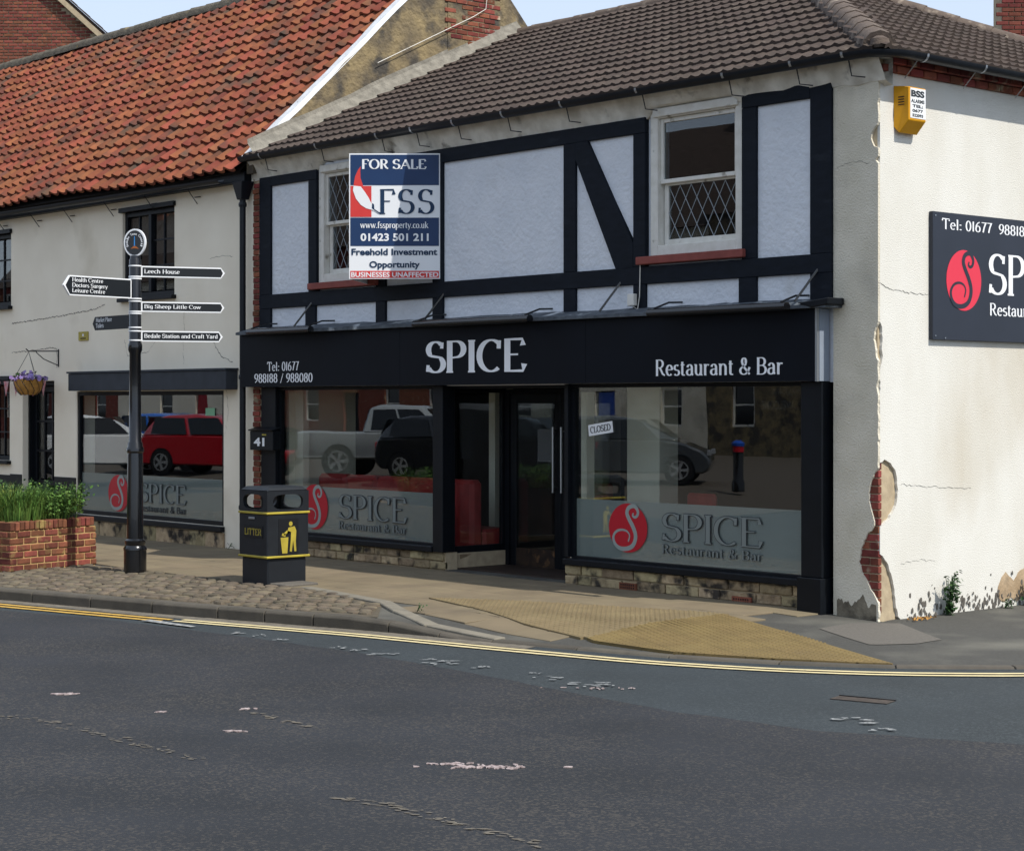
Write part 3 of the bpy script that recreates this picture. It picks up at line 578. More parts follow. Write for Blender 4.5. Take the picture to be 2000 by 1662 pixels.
# cobbles
cob = tag(bpy.data.objects.new('cobbled_verge', None), kind='structure'); COL.objects.link(cob); OFF[cob] = Vector((0, 0, 0))
P = COBB; mb = MB().add([(x, y, .0 + .0) for x, y in P], [tuple(range(len(P)))[::-1]]); mb.v = [(x, y, ground_z(x, y) - .004) for x, y, z in mb.v]; mb.f = [f[::-1] for f in mb.f]; mb.build('joint_bed', 'joint', cob)
def cobble_mesh(k):
    rr = random.Random(k); mb = MB(); n = 8; lev = [(1.0, -.02), (.96, .001), (.8, .010), (.4, .014)]; base = []
    for i in range(n):
        q = 2 * math.pi * (i + .5) / n; e = 1 / max(abs(math.cos(q)), abs(math.sin(q))) ** .75; base.append((.092 * e * math.cos(q) * rr.uniform(.75, 1.12), .064 * e * math.sin(q) * rr.uniform(.75, 1.12)))
    vs = [(x * s_, y * s_, z * rr.uniform(.8, 1.2)) for s_, z in lev for x, y in base]
    mb.add(vs, [(a * n + i, a * n + (i + 1) % n, (a + 1) * n + (i + 1) % n, (a + 1) * n + i) for a in range(3) for i in range(n)] + [tuple(range(24, 32))]); return mb.data('cobble', 'cobble', smooth=True)
CM = [cobble_mesh(k) for k in range(5)]; groups = [[] for _ in CM]; tdir = math.atan2(.24, .97)
for r in range(48):
    for c in range(116):
        u = -22.8 + c * .19 + (r % 2) * .1 + random.uniform(-.035, .035); v = r * .135 + random.uniform(-.02, .02)
        x = -1.2 + u * math.cos(tdir) - v * math.sin(tdir); y = -3.45 + u * math.sin(tdir) + v * math.cos(tdir)
        if not inpoly(x, y, COBB) or kerb_dist(x, y) < .25: continue
        p = project((x, y, 0))
        if not (-600 < p[0] < 2400): continue
        mx = draped(x, y, tdir + random.uniform(-.35, .35), random.uniform(-.004, .008)); s_ = random.uniform(.88, 1.08)
        groups[random.randrange(5)].append(mx @ Matrix.Diagonal((s_ * random.uniform(.85, 1.1), s_, 1, 1)))
for me, g in zip(CM, groups): pieces('cobble', me, g, cob, 60)

# ================================================================== RESTAURANT BUILDING
XL = -10.78                                       # party line with the cottage
EAVE = 5.40; DEPTH = 7.2; RIDGE_Y, RIDGE_Z, RIDGE_X = 4.72, 7.70, -5.06
B = thing('restaurant_building', 'corner restaurant with black timber framing, white panels and brown tiled hipped roof', 'building', (0, 0, 0))
WL, WR = (-9.24, -7.95, 3.57, 5.18), (-3.08, -1.73, 3.57, 5.22)        # sash openings
LW, RW = (-10.22, -6.78, .30, 2.30), (-4.36, -.88, .30, 2.30)          # shop windows
wh = wall_holes(XL, -.55, 2.25, 5.34, [WL, WR], .03, .30); wh.build('wall', 'panel', B)
# infill panels
def panel(x0, x1, z0, z1): MB().box(x0, x1, .0, .03, z0, z1).build('infill_panel', 'panel', B)
Z0, ZM0, ZM1, ZT = 3.02, 3.33, 3.52, 4.97
for x0, x1 in [(-10.32, -9.43), (-6.60, -4.43), (-1.53, -.82)]: panel(x0, x1, ZM1, ZT + (.1 if x0 > -2 else .03))
panel(-7.75, -6.80, ZM1, ZT)
for x0, x1 in [(-10.32, -9.5), (-9.27, -7.95), (-7.75, -6.8), (-6.6, -4.43), (-4.23, -3.31), (-3.12, -1.77), (-1.53, -.82)]: panel(x0, x1, Z0, ZM0)
for tri in ([(-4.23, ZM1), (-3.58, ZM1), (-4.23, 4.80)], [(-3.31, ZM1 + .28), (-3.31, ZT), (-4.05, ZT)]):
    MB().prism([(x, 0, z) for x, z in tri], (0, .03, 0)).build('infill_panel', 'panel', B)
# timbers
def beam(x0, x1, z0, z1, y=-.035): MB().box(x0, x1, y, .03, z0, z1).build('timber', 'timber', B, bevel=.006)
for x0, x1, z1 in [(-10.59, -10.32, 5.13), (-9.43, -9.243, 5.0), (-6.8, -6.6, 4.97), (-4.43, -4.23, 4.97), (-3.31, -3.123, 4.97), (-1.727, -1.53, 5.07), (-.82, -.55, 5.22), (-7.947, -7.75, 4.97)]: beam(x0, x1, ZM1, z1)
for x0, x1 in [(-10.59, -10.32), (-9.5, -9.27), (-7.95, -7.75), (-6.8, -6.6), (-4.43, -4.23), (-3.31, -3.12), (-1.77, -1.53), (-.82, -.55)]: beam(x0, x1, Z0 - .02, ZM0)
beam(-10.59, -.55, ZM0, ZM1, -.038)
beam(-10.32, -9.243, 5.0, 5.13, -.037); beam(-7.947, -3.123, 4.97, 5.14, -.037); beam(-1.727, -.82, 5.07, 5.22, -.037)
MB().prism([(-4.23, -.036, 4.97), (-4.03, -.036, 4.97), (-3.31, -.036, ZM1 + .26), (-3.31, -.036, ZM1), (-3.58, -.036, ZM1), (-4.23, -.036, 4.79)], (0, .06, 0)).build('brace', 'timber', B)
# coving under the gutter
mb = MB(); N = 60; P = []
for i in range(N + 1):
    x = XL + .05 + (.1 - XL - .05) * i / N; w = random.uniform(-.015, .015)
    P.append([(x, -.01 + w * .3, 5.10 + (0.04 if x > -1.7 else 0) + w), (x, -.06 + w, 5.24), (x, -.13, 5.36), (x, .1, 5.36), (x, .1, 5.1)])
# keep clear of the sash heads
for p in P:
    if WL[0] < p[0][0] < WL[1] or WR[0] < p[0][0] < WR[1]: p[0] = (p[0][0], p[0][1], 5.22); p[4] = (p[4][0], p[4][1], 5.22)
mb.add([v for p in P for v in p], [(i * 5 + k, (i + 1) * 5 + k, (i + 1) * 5 + (k + 1) % 5, i * 5 + (k + 1) % 5) for i in range(N) for k in range(5)]); mb.f = [f[::-1] for f in mb.f]
mb.build('eaves_coving', 'coving', B, smooth=True)
# brick strip beside the party wall
bs = MB().box(-.077, .077, -.02, .05, -.031, .031).data('brick', 'brick_old', bevel=.004)
MB().box(XL, -10.6, .005, .2, -.3, 5.12).build('brick_return', 'mortar', B)
ms = []
for k in range(66):
    ms.append(Matrix.Translation((-10.685 + (.012 if k % 2 else -.006), random.uniform(-.008, .004), .06 + k * .0765)) @ Matrix.Rotation(random.uniform(-.03, .03), 4, 'Y'))
pieces('brick', bs, ms, B)
# sash windows
def sash(parent, x0, x1, z0, z1, lead_up):
    w = thing_part = MB(); frame_rect(w, x0 + .004, x1 - .004, z0 + .06, z1 - .004, .11, .0, .16); w.box(x0 + .06, x1 - .06, -.03, .02, z1 - .10, z1 - .01)
    fr = w.build('window', 'white_paint', parent, bevel=.006)
    zm = (z0 + z1) / 2 + .03; a, b = x0 + .115, x1 - .115
    s1 = MB(); frame_rect(s1, a, b, zm - .02, z1 - .116, .045, .04, .09); s1.build('sash', 'white_paint', fr, bevel=.004)
    s2 = MB(); frame_rect(s2, a + .01, b - .01, z0 + .175, zm + .018, .06, .092, .13); s2.build('sash', 'white_paint', fr, bevel=.004)
    MB().box(a + .045, b - .045, .062, .066, zm + .025, z1 - .16).build('pane', 'glass_up', fr); MB().box(a + .07, b - .07, .11, .114, z0 + .235, zm - .04).build('pane', 'glass_up', fr)
    def lattice(xa, xb, za, zb, y):
        mb = MB(); n = 6; dx = (xb - xa) / n; dz = dx * 1.75; m = int((zb - za) / dz) + 1
        for sgn in (1, -1):
            for k in range(-m - 1, n + m + 2):
                xs = xa + k * dx; p, q = (xs, za), (xs + sgn * (zb - za) / dz * dx, zb)
                t0, t1 = 0, 1; d = q[0] - p[0]
                if d != 0:
                    ta, tb = sorted(((xa - p[0]) / d, (xb - p[0]) / d)); t0, t1 = max(t0, ta), min(t1, tb)
                if t1 - t0 < .02: continue
                u, v = [(p[0] + d * t, y, p[1] + (q[1] - p[1]) * t) for t in (t0, t1)]; mb.tube([u, v], .0045, 4)
        mb.build('lead_lattice', mat('window_leading', '9aa1a6', None, .6), fr)
    if lead_up: lattice(a + .045, b - .045, zm + .025, z1 - .16, .058)
    lattice(a + .07, b - .07, z0 + .235, zm - .04, .106)
    # half-drawn curtain / room dark
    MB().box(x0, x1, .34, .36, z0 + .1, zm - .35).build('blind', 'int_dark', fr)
    MB().box(x0 - .14, x1 + .06, -.09, .12, z0 - .03, z0 + .055).build('window_sill', 'red_sill', parent, bevel=.008)
sash(B, *WL, True); sash(B, *WR, False)
# upper rooms behind the sashes
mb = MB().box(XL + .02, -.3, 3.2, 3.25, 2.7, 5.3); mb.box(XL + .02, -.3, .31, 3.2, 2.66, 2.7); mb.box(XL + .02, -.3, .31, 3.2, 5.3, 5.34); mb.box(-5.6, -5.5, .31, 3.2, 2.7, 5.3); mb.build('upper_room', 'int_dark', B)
# ---- street corner: render with its damage, brickwork behind
def outline(pts, fn): return [fn(px, py) for px, py in pts]
CW = .0
MB().box(-.549, -.03, .03, .3, -.35, 5.34).build('corner_core', 'mortar', B)
MB().box(-.3, -.035, .3, DEPTH, -.35, 5.24).build('side_core', 'undercoat', B)
rag = lambda pts, a=.012: [(p[0] + random.uniform(-a, a), p[1] + random.uniform(-a, a)) for p in pts]
def dense(pts, n=4, a=.008):
    out = []
    for p, q in zip(pts[:-1], pts[1:]):
        L_ = math.hypot(q[0] - p[0], q[1] - p[1]); k = max(1, int(L_ / .03)) if L_ < 1.2 else 1
        for i in range(k): out.append((p[0] + (q[0] - p[0]) * i / k + (random.uniform(-a, a) if i else 0), p[1] + (q[1] - p[1]) * i / k + (random.uniform(-a, a) if i else 0)))
    return out + [pts[-1]]
fpx = lambda px, py: (on_y(px, py, 0).x, on_y(px, py, 0).z)
dmg = [fpx(*p) for p in [(1720, 215), (1714, 230), (1719, 250)]]
edge_f = [(0, 5.34), (0, 4.75)] + [(-.06, 4.68), (-.085, 4.6), (-.05, 4.52), (0, 4.5), (0, 4.42), (-.035, 4.39), (0, 4.35), (0, 2.83), (-.03, 2.77), (-.055, 2.66), (-.03, 2.52), (0, 2.45), (0, 2.27), (-.02, 2.2), (0, 2.1), (0, 1.42), (-.05, 1.36), (-.1, 1.24), (-.11, 1.1), (-.07, .98), (-.045, .9), (-.06, .84), (-.14, .76), (-.21, .62), (-.235, .5), (-.2, .4), (-.12, .3), (-.03, .17), (0, .12), (0, -.35)]
ef = dense(edge_f)
MB().prism([(x, 0, z) for x, z in [(-.548, -.35), (-.548, 5.34)] + ef], (0, .03, 0)).build('corner_render', 'render_grey', B)
br = MB().box(-.107, .107, 0, .05, -.033, .033).data('brick', 'brick_old', bevel=.005); ms = []
for k in range(36):
    for xx in ((-.115, -.34) if k % 2 else (-.228, -.453)): ms.append(Matrix.Translation((xx, .018, .05 + k * .077)))
    if k % 2 == 0: ms.append(Matrix.Translation((-.06, .018, .05 + k * .077)) @ Matrix.Diagonal((.47, 1, 1, 1)))
ms = [m_ for m_ in ms if m_.translation.z < 1.5 and m_.translation.x - .107 > -.5 and m_.translation.x < -.03]
pieces('brick', br, ms, B)
edge_s = [(0, 5.24), (0, 4.7), (.02, 4.6), (0, 4.5), (0, 2.86), (.05, 2.8), (.07, 2.68), (.06, 2.6), (.075, 2.5), (.04, 2.4), (0, 2.36), (.0, 2.3), (.04, 2.24), (.03, 2.12), (0, 2.05), (0, 1.45), (.1, 1.5), (.2, 1.46), (.28, 1.36), (.31, 1.2), (.28, 1.05), (.18, .93), (.06, .87), (0, .8), (0, .62), (.07, .57), (.16, .48), (.23, .32), (.27, .12), (.31, -.03), (.42, -.12), (.46, -.35)]
es = dense(edge_s)
body = [(0, max(y, .0305), z) for y, z in es] + [(0, DEPTH, -.35), (0, DEPTH, 5.24)]
hole1 = [(1.95, .06), (1.97, .16), (2.03, .25), (2.1, .3), (2.16, .25), (2.24, .2), (2.32, .28), (2.44, .33), (2.5, .42), (2.55, .3), (2.6, .2), (2.56, .1), (2.4, .02), (2.3, -.02), (2.2, .03), (2.05, -.01)]
MB().prism(body, (-.036, 0, 0)).build('side_render', 'render', B)
h1 = dense(hole1 + [hole1[0]])[:-1]
MB().prism([(.0015, y, z) for y, z in h1], (.003, 0, 0)).build('bare_patch', 'undercoat', B)
for k in range(230):
    y = .45 + random.random() ** 1.0 * 2.6; z = -.12 + abs(random.gauss(0, .13)); s_ = random.uniform(.006, .028)
    hh = dense([(y + s_ * random.uniform(.5, 1) * math.cos(q), z + 1.7 * s_ * random.uniform(.5, 1) * math.sin(q)) for q in [i * 2 * math.pi / 7 for i in range(8)]])[:-1]
    if k == 0: spots = MB()
    spots.prism([(.001 + .00005 * k, y_, z_) for y_, z_ in hh], (.002, 0, 0))
spots.build('flaked_spots', 'footpatch', B)
def crack(name, pts, parent, fn, w=.004, m='wire'):
    mb = MB(); P = dense(pts, a=.012); k = len(P); vs = []
    for i, (a, b) in enumerate(P):
        ww = w * random.uniform(.4, 1.2); vs += [fn(a - ww * .6, b - ww), fn(a + ww * .6, b + ww)]
    mb.add(vs, [(2 * i, 2 * i + 2, 2 * i + 3, 2 * i + 1) for i in range(k - 1)]); return mb.build(name, m, parent)
SX = lambda y, z: (.002, y, z); FYc = lambda x, z: (x, -.002, z)
crack('crack', [(.0, 3.2), (.12, 3.16), (.3, 3.14), (.55, 3.12), (.8, 3.12)], B, SX, .0025, 'footway')
crack('crack', [(.35, 1.25), (.7, 1.22), (1.1, 1.2), (1.5, 1.18)], B, SX, .0018, 'footway'); crack('crack', [(2.5, .42), (2.48, .6), (2.52, .8), (2.45, .95), (2.5, 1.1)], B, SX, .0025, 'footway')
crack('crack', [(.35, .48), (.7, .5), (.9, .47)], B, SX, .0018, 'footway'); crack('crack', [(-.5, 4.35), (-.3, 4.4), (-.1, 4.36)], B, FYc, .002, 'footway')
# dirty foot of the corner and side eaves corbel
ft = [(-.5 + .48 * k / 24, .10 + .03 * math.sin(k * .9) * math.sin(k * .37 + 1) + random.uniform(-.018, .018) + (.06 if 12 < k < 19 else 0) * math.sin((k - 12) / 7 * math.pi)) for k in range(25)]
MB().prism([(x, -.004, z) for x, z in [(-.5, -.3)] + ft + [(-.02, -.3)]], (0, .003, 0)).build('patched_foot', mat('stained_cement', '8b8270', '5d564a', .95, 7, bump=.9, bscale=30, c3='39352e', c3scale=4, c3lo=.5, c3hi=.65, bdist=.012), B)
cb = MB().box(-.05, .05, -.1, .1, -.034, .034).data('brick', 'brick_old', bevel=.005); ms = []
for k in range(14):
    for j in range(2): ms.append(Matrix.Translation((-.0 + j * .05, .12 + k * .215 + j * .1, 5.275 + j * .075)))
pieces('brick', cb, ms, B); MB().box(-.3, -.01, -.0, DEPTH, 5.24, 5.36).build('corbel_bed', 'mortar', B)
# back wall, so that the house is closed
MB().box(XL, -.3, DEPTH - .25, DEPTH, -.3, 5.3).build('back_wall', 'brick_old', B)

# ---- roof
OV = .2
def eave_line():
    return None
P_el, P_er = Vector((XL + .1, -OV, EAVE)), Vector((OV, -OV, EAVE)); P_br, P_bl = Vector((OV, DEPTH + OV, EAVE)), Vector((XL + .1, DEPTH + OV, EAVE)); P_rl, P_rr = Vector((XL + .1, RIDGE_Y, RIDGE_Z)), Vector((RIDGE_X, RIDGE_Y, RIDGE_Z))
roof = MB(); dz = Vector((0, 0, -.03))
roof.add([p + dz for p in (P_el, P_er, P_br, P_bl, P_rl, P_rr)], [(0, 1, 5, 4), (1, 2, 5), (2, 3, 4, 5), (0, 4, 3), (0, 3, 2, 1)]); RO = roof.build('roof', 'deck', B)
def double_roman():
    n = 13; wd, L_ = .302, .40; prof = []
    for i in range(n):
        t = i / (n - 1); h_ = .022 * max(0, math.sin(t * 4 * math.pi - .6)) ; prof.append((t * wd, h_))
    mb = MB(); vs = [(x, 0, z + .046) for x, z in prof] + [(x, L_, z + .002) for x, z in prof] + [(x, 0, z + .004) for x, z in prof]
    mb.add(vs, [(i, i + 1, n + i + 1, n + i) for i in range(n - 1)] + [(2 * n + i, 2 * n + i + 1, i + 1, i) for i in range(n - 1)]); return mb.data('roof_tile', 'roof_tile', smooth=True)
DR = double_roman()
def tile_slope(o, xd, up, ncol, nrow, w, gauge, ok, me, jit, parent, limit, sag=None):
    xd = xd.normalized(); up = up.normalized(); nn = xd.cross(up); ms = []
    for r in range(nrow):
        for c in range(ncol):
            a, b = c * w, r * gauge
            if not ok(a + w * .5, b + gauge * .5): continue
            p = o + xd * a + up * b + nn * (.004 + random.uniform(0, jit)) + (Vector((0, 0, sag(a, b))) if sag else Vector())
            ms.append(basis(p, xd, up, nn) @ Matrix.Rotation(random.uniform(-jit, jit) * 1.5, 4, 'Z') @ Matrix.Rotation(random.uniform(-jit, jit) * 1.2, 4, 'Y'))
    pieces(me.name, me, ms, parent, limit)
upf = (P_rl - P_el); SLF = upf.length; Wd = P_er.x - P_el.x
hipf = lambda a, b: a < Wd - (P_er.x - P_rr.x) * (b / SLF) + .12
tile_slope(P_el - upf.normalized() * .03, Vector((1, 0, 0)), upf, int(Wd / .3) + 1, int(SLF / .342) + 1, .3, .342, lambda a, b: hipf(a, b) and b < SLF, DR, .004, RO, 300)
ups = Vector((P_rr.x - P_er.x, 0, P_rr.z - P_er.z)); SLS = ups.length; Ds = P_br.y - P_er.y
oks = lambda a, b: (a > (P_rr.y - P_er.y) * b / SLS - .1) and (a < Ds - (P_br.y - P_rr.y) * b / SLS + .1)
tile_slope(P_er - ups.normalized() * .03, Vector((0, 1, 0)), ups, int(Ds / .3) + 1, int(SLS / .342) + 1, .3, .342, oks, DR, .004, RO, 120)
def ridge_run(a, b, r, m, name, parent, seg=.45, lift=.02, wob=.01):
    d = (b - a); L_ = d.length; d.normalize(); side = d.cross(UP).normalized(); upv = side.cross(d); n = int(L_ / seg)
    for k in range(n):
        mb = MB(); N = 7; vs = []
        for e in (0, 1):
            c = a + d * (L_ * (k + e * 1.04) / n) + upv * (lift - r * .45 + (.012 if e == 0 else 0) + random.uniform(-wob, wob) * .3)
            for i in range(N):
                q = math.pi * (i / (N - 1)) * 1.1 - .05 * math.pi; vs.append(c + side * math.cos(q) * r + upv * math.sin(q) * r)
        mb.add(vs, [(i, N + i, N + i + 1, i + 1) for i in range(N - 1)] + [tuple(range(N)), tuple(range(N, 2 * N))[::-1]]); mb.build(name, m, parent, smooth=True)
ridge_run(P_rl, P_rr, .13, 'ridge_brown', 'ridge_tile', RO); ridge_run(P_er + (P_rr - P_er) * .02, P_rr, .17, 'ridge_brown', 'hip_tile', RO, .42, .05); ridge_run(P_br, P_rr, .14, 'ridge_brown', 'hip_tile', RO, .45, .03)
MB().lathe([(.08, 0), (.1, .03), (.09, .09), (.04, .12)], P_er + Vector((-.08, .07, .02)), 10).build('hip_iron', 'ridge_brown', RO, smooth=True)
# gutter, brackets
def half_round(mb, path, r, n=9):
    path = [Vector(p) for p in path]; vs = []
    for i, p in enumerate(path):
        t = (path[min(i + 1, len(path) - 1)] - path[max(i - 1, 0)]); t.z = 0; t.normalize(); s_ = Vector((t.y, -t.x, 0))
        for k in range(n): q = math.pi + math.pi * k / (n - 1); vs.append(p + s_ * math.cos(q) * r + UP * math.sin(q) * r)
        for k in range(n): q = 2 * math.pi - math.pi * k / (n - 1); vs.append(p + s_ * math.cos(q) * (r - .006) + UP * math.sin(q) * (r - .006))
    m_ = 2 * n; mb.add(vs, [(i * m_ + k, i * m_ + (k + 1) % m_, (i + 1) * m_ + (k + 1) % m_, (i + 1) * m_ + k) for i in range(len(path) - 1) for k in range(m_)]); return mb
gx = .14
gp = [(XL + .05, -.24, 5.41), (-.05, -.24, 5.40), (.06, -.22, 5.40), (.16, -.15, 5.40), (.24, -.02, 5.40), (.26, .1, 5.40), (.26, DEPTH, 5.38)]
GU = half_round(MB(), gp, .068).build('gutter', 'gutter', B, smooth=True)
for x in (-10.2, -8.9, -7.6, -6.9, -6.1, -5.2, -4.2, -3.0, -1.75, -.85, -.2):
    half_round(MB(), [(x - .015, -.24, 5.41), (x + .015, -.24, 5.41)], .074).build('gutter_clip', 'alu', GU)
    MB().tube([(x, -.2, 5.36), (x, -.15, 5.2), (x + .11, -.08, 5.18)], .007, 5).build('gutter_stay', 'wire', GU)
for y in (.35, 1.3, 2.2, 3.2):
    half_round(MB(), [(.26, y - .015, 5.40), (.26, y + .015, 5.40)], .074).build('gutter_clip', 'alu', GU); MB().tube([(.2, y, 5.35), (.05, y, 5.2)], .006, 5).build('gutter_stay', 'alu', GU)

# ---- shopfront
FZ0, FZ1, FY = 2.26, 2.97, -.18
fa = MB(); XF0, XF1 = -10.83, -.60
for a, b in ((XF0, -7.26), (-7.256, -3.91), (-3.906, XF1 - .03)):
    MB().box(a, b, FY, FY + .02, FZ0, FZ1).build('fascia_panel', 'fascia', B)
MB().box(XF0, XF1 - .03, FY + .022, .028, FZ0 + .002, FZ1 - .002).build('fascia_box', 'fascia', B)
MB().box(XF1 - .028, XF1 - .004, FY - .003, FY + .03, FZ0 - .004, FZ1 + .004).build('fascia_trim', 'alu', B); MB().box(XF1 - .026, XF1, FY + .032, .0, FZ0, FZ1).build('fascia_end', 'panel_grey', B)
# lead-covered cornice above the fascia
mb = MB(); vs = []; N = 40
for i in range(N + 1):
    x = XF0 - .02 + (-.42 - XF0) * i / N; w = random.uniform(-.008, .008); vs += [(x, -.0, 3.08 + w), (x, -.25, 3.01 + w), (x, -.25, 2.975), (x, .0, 2.975)]
mb.add(vs, [(i * 4 + k, (i + 1) * 4 + k, (i + 1) * 4 + (k + 1) % 4, i * 4 + (k + 1) % 4) for i in range(N) for k in range(4)] + [(0, 1, 2, 3), (N * 4 + 3, N * 4 + 2, N * 4 + 1, N * 4)]); mb.f = [f[::-1] for f in mb.f]; mb.build('cornice', 'lead', B)
MB().prism([(-.62, -.26, 2.974), (-.40, -.26, 3.0), (-.40, -.26, 3.07), (-.8, -.26, 3.03)], (0, .25, 0)).build('cornice_end', 'black', B, bevel=.01)
fp = Plane((0, FY, 0), (1, 0, 0), (0, 0, 1))
def fx(px, py): p = on_y(px, py, FY); return p.x, p.z
def text_between(mb, pl, txt, p0, p1, h_, **k): return serif_text(mb, pl, txt, p0[0], p0[1], p1[0] - p0[0], h_, **k)
mb = MB(); a, b = fx(832, 728), fx(1027, 724); serif_text(mb, fp, 'SPICE', a[0], 2.415, b[0] - a[0], .365, thick=.18, thin=.055, serif=.11, track=.0); mb.build('lettering', 'offwhite', B)
mb = MB(); a, b = fx(1280, 733), fx(1530, 731); serif_text(mb, fp, 'Restaurant & Bar', a[0], 2.335, b[0] - a[0], .165, thick=.16, thin=.06, serif=.08); mb.build('lettering', 'offwhite', B)
mb = MB(); a, b = fx(522, 724), fx(584, 724); serif_text(mb, fp, 'Tel: 01677', a[0], 2.475, b[0] - a[0], .115, thick=.15, thin=.07, serif=.06); a, b = fx(497, 747), fx(611, 746); serif_text(mb, fp, '988188 / 988080', a[0], 2.32, b[0] - a[0], .115, thick=.15, thin=.07, serif=.06); mb.build('lettering', 'offwhite', B)
# pilasters, posts, sills, plinth
def bx(name, m, *a, bev=.006): return MB().box(*a).build(name, m, B, bevel=bev)
bx('pilaster', 'black', -.88, -.61, -.10, .15, .32, FZ0 - .003); bx('pilaster_foot', 'black', -.90, -.59, -.14, .15, -.3, .318)
bx('pilaster', 'black', -10.57, -10.22, -.02, .15, -.2, FZ0 - .003); bx('window_post', 'black', -6.78, -6.585, -.045, .15, .22, FZ0 - .003); bx('window_post', 'black', -4.42, -4.36, -.03, .1, .3, FZ0 - .003)
RD = 1.02                                              # depth of the entrance recess
def shop_window(x0, x1, z0, z1, y, parent, frost_top, glass='glass'):
    g = MB().box(x0, x1, y, y + .008, z0, z1).build('shop_window', glass, parent)
    f = MB(); frame_rect(f, x0 - .004, x1 + .004, z0 - .03, z1 + .03, .045, y - .03, y + .05); f.build('frame', 'black', g)
    MB().box(x0 + .045, x1 - .045, y + .0105, y + .0125, z0 + .02, frost_top).build('frosted_band', 'frost', g)
    return g
GY = .06
g1 = shop_window(LW[0], LW[1], LW[2], FZ0 - .03, GY, B, .93); g2 = shop_window(RW[0], RW[1], RW[2], FZ0 - .03, GY, B, .965)
def sillbar(x0, x1, y0, y1, z): return MB().box(x0, x1, y0, y1, z - .07, z).build('sill', 'black', B, bevel=.008)
sillbar(-10.22, -6.79, -.06, .12, .285); sillbar(-4.42, -.88, -.06, .12, .285)
# return window on the left of the recess and its twin on the right
for xr, y0 in ((-6.66, .1), (-4.40, .1)):
    gg = MB().box(xr - .004, xr + .004, y0 + .05, RD - .06, .28, FZ0 - .08).build('return_window', 'glass', B)
    f = MB(); f.box(xr - .03, xr + .03, .152, .19, .2, FZ0 - .04); f.box(xr - .03, xr + .03, RD - .06, RD, -.1, FZ0 - .04); f.box(xr - .03, xr + .03, .19, RD - .06, .2, .28); f.box(xr - .03, xr + .03, .19, RD - .06, FZ0 - .09, FZ0 - .04); f.build('frame', 'black', gg)
# rubble plinth: each stone a piece
def plinth(fn, length, z0, z1, parent, m='stone', seed=1, course=3, lmin=.18, lmax=.42):
    rr = random.Random(seed); h_ = (z1 - z0) / course
    for c in range(course):
        x = rr.uniform(-.2, 0)
        while x < length:
            w = rr.uniform(lmin, lmax); a, b = max(0, x + .006), min(length, x + w - .006); x += w
            if b - a < .05: continue
            d = rr.uniform(.0, .018); zz0, zz1 = z0 + c * h_ + .006, z0 + (c + 1) * h_ - .006 + rr.uniform(-.006, .0)
            mb = MB(); mb.add([fn(a, .05, zz0), fn(b, .05, zz0), fn(b, .05, zz1), fn(a, .05, zz1), fn(a, -d, zz0), fn(b, -d + rr.uniform(-.006, .006), zz0), fn(b, -d, zz1), fn(a, -d + rr.uniform(-.006, .006), zz1)], [(0, 1, 2, 3), (7, 6, 5, 4), (0, 4, 5, 1), (1, 5, 6, 2), (2, 6, 7, 3), (3, 7, 4, 0)])
            mb.build('stone', m, parent, bevel=.008)
MB().box(-10.22, -6.6, .02, .2, -.3, .215).build('plinth_core', 'mortar', B); MB().box(-4.42, -.88, .02, .2, -.3, .215).build('plinth_core', 'mortar', B); MB().box(-6.72, -6.62, .2, RD, -.3, .2).build('plinth_core', 'mortar', B); MB().box(-4.44, -4.34, .2, RD, -.3, .2).build('plinth_core', 'mortar', B)
plinth(lambda a, d, z: (-10.22 + a, d, z), 3.62, -.1, .213, B, seed=3); plinth(lambda a, d, z: (-4.42 + a, d, z), 3.54, -.12, .213, B, seed=5, lmin=.22, lmax=.5)
plinth(lambda a, d, z: (-6.63 - d * .6, .0 + a, z), RD - .02, -.1, .2, B, seed=8)
for px in (1225, 1447):
    x = on_y(px, 1150, -.03).x; vb = MB().box(x - .13, x + .13, -.03, .0, .0 if px < 1300 else -.03, .075 if px < 1300 else .05).build('air_brick', 'brick', B, bevel=.003)
    mb = MB(); z_ = .0 if px < 1300 else -.03
    for i in range(7):
        for j in range(2): mb.box(x - .105 + i * .032, x - .088 + i * .032, -.0315, -.0302, z_ + .014 + j * .03, z_ + .034 + j * .03)
    mb.build('vent_slots', 'black', vb)
# entrance: step, doors
MB().box(-6.6, -4.44, .0, RD + .1, -.2, .004).build('entrance_floor', 'footway', B)
MB().box(-6.66, -4.40, .1, RD, FZ0 - .04, FZ0 - .01).build('soffit', 'black', B)
def door(x0, x1, hx):
    d = MB(); y = RD; d.box(x0, x0 + .11, y, y + .05, .02, 2.16); d.box(x1 - .11, x1, y, y + .05, .02, 2.16); d.box(x0 + .11, x1 - .11, y, y + .05, 2.04, 2.16); o = d.build('door', 'black', B, bevel=.005)
    MB().box(x0 + .11, x1 - .11, y + .002, y + .048, .02, .24).build('kick_panel', 'wood_worn', o); MB().box(x0 + .112, x1 - .112, y + .02, y + .028, .242, 2.038).build('pane', 'glass', o)
    MB().tube([(hx, y - .06, .95), (hx, y - .06, 1.75)], .016, 8).build('handle', 'steel', o, smooth=True)
    for z in (1.0, 1.7): MB().tube([(hx, y - .06, z), (hx, y, z)], .01, 6).build('handle_stud', 'steel', o)
door(-6.55, -5.62, -5.69); door(-5.612, -4.60, -5.54)
fr = MB(); fr.box(-6.63, -6.555, RD - .02, RD + .08, .0, 2.21); fr.box(-4.595, -4.43, RD - .02, RD + .08, .0, 2.21); fr.box(-6.555, -4.595, RD - .02, RD + .08, 2.165, 2.21); fr.build('door_frame', 'black', B)
dn = MB().box(-6.05, -5.78, RD + .012, RD + .016, 1.32, 1.72).build('notice', 'ghost', B)
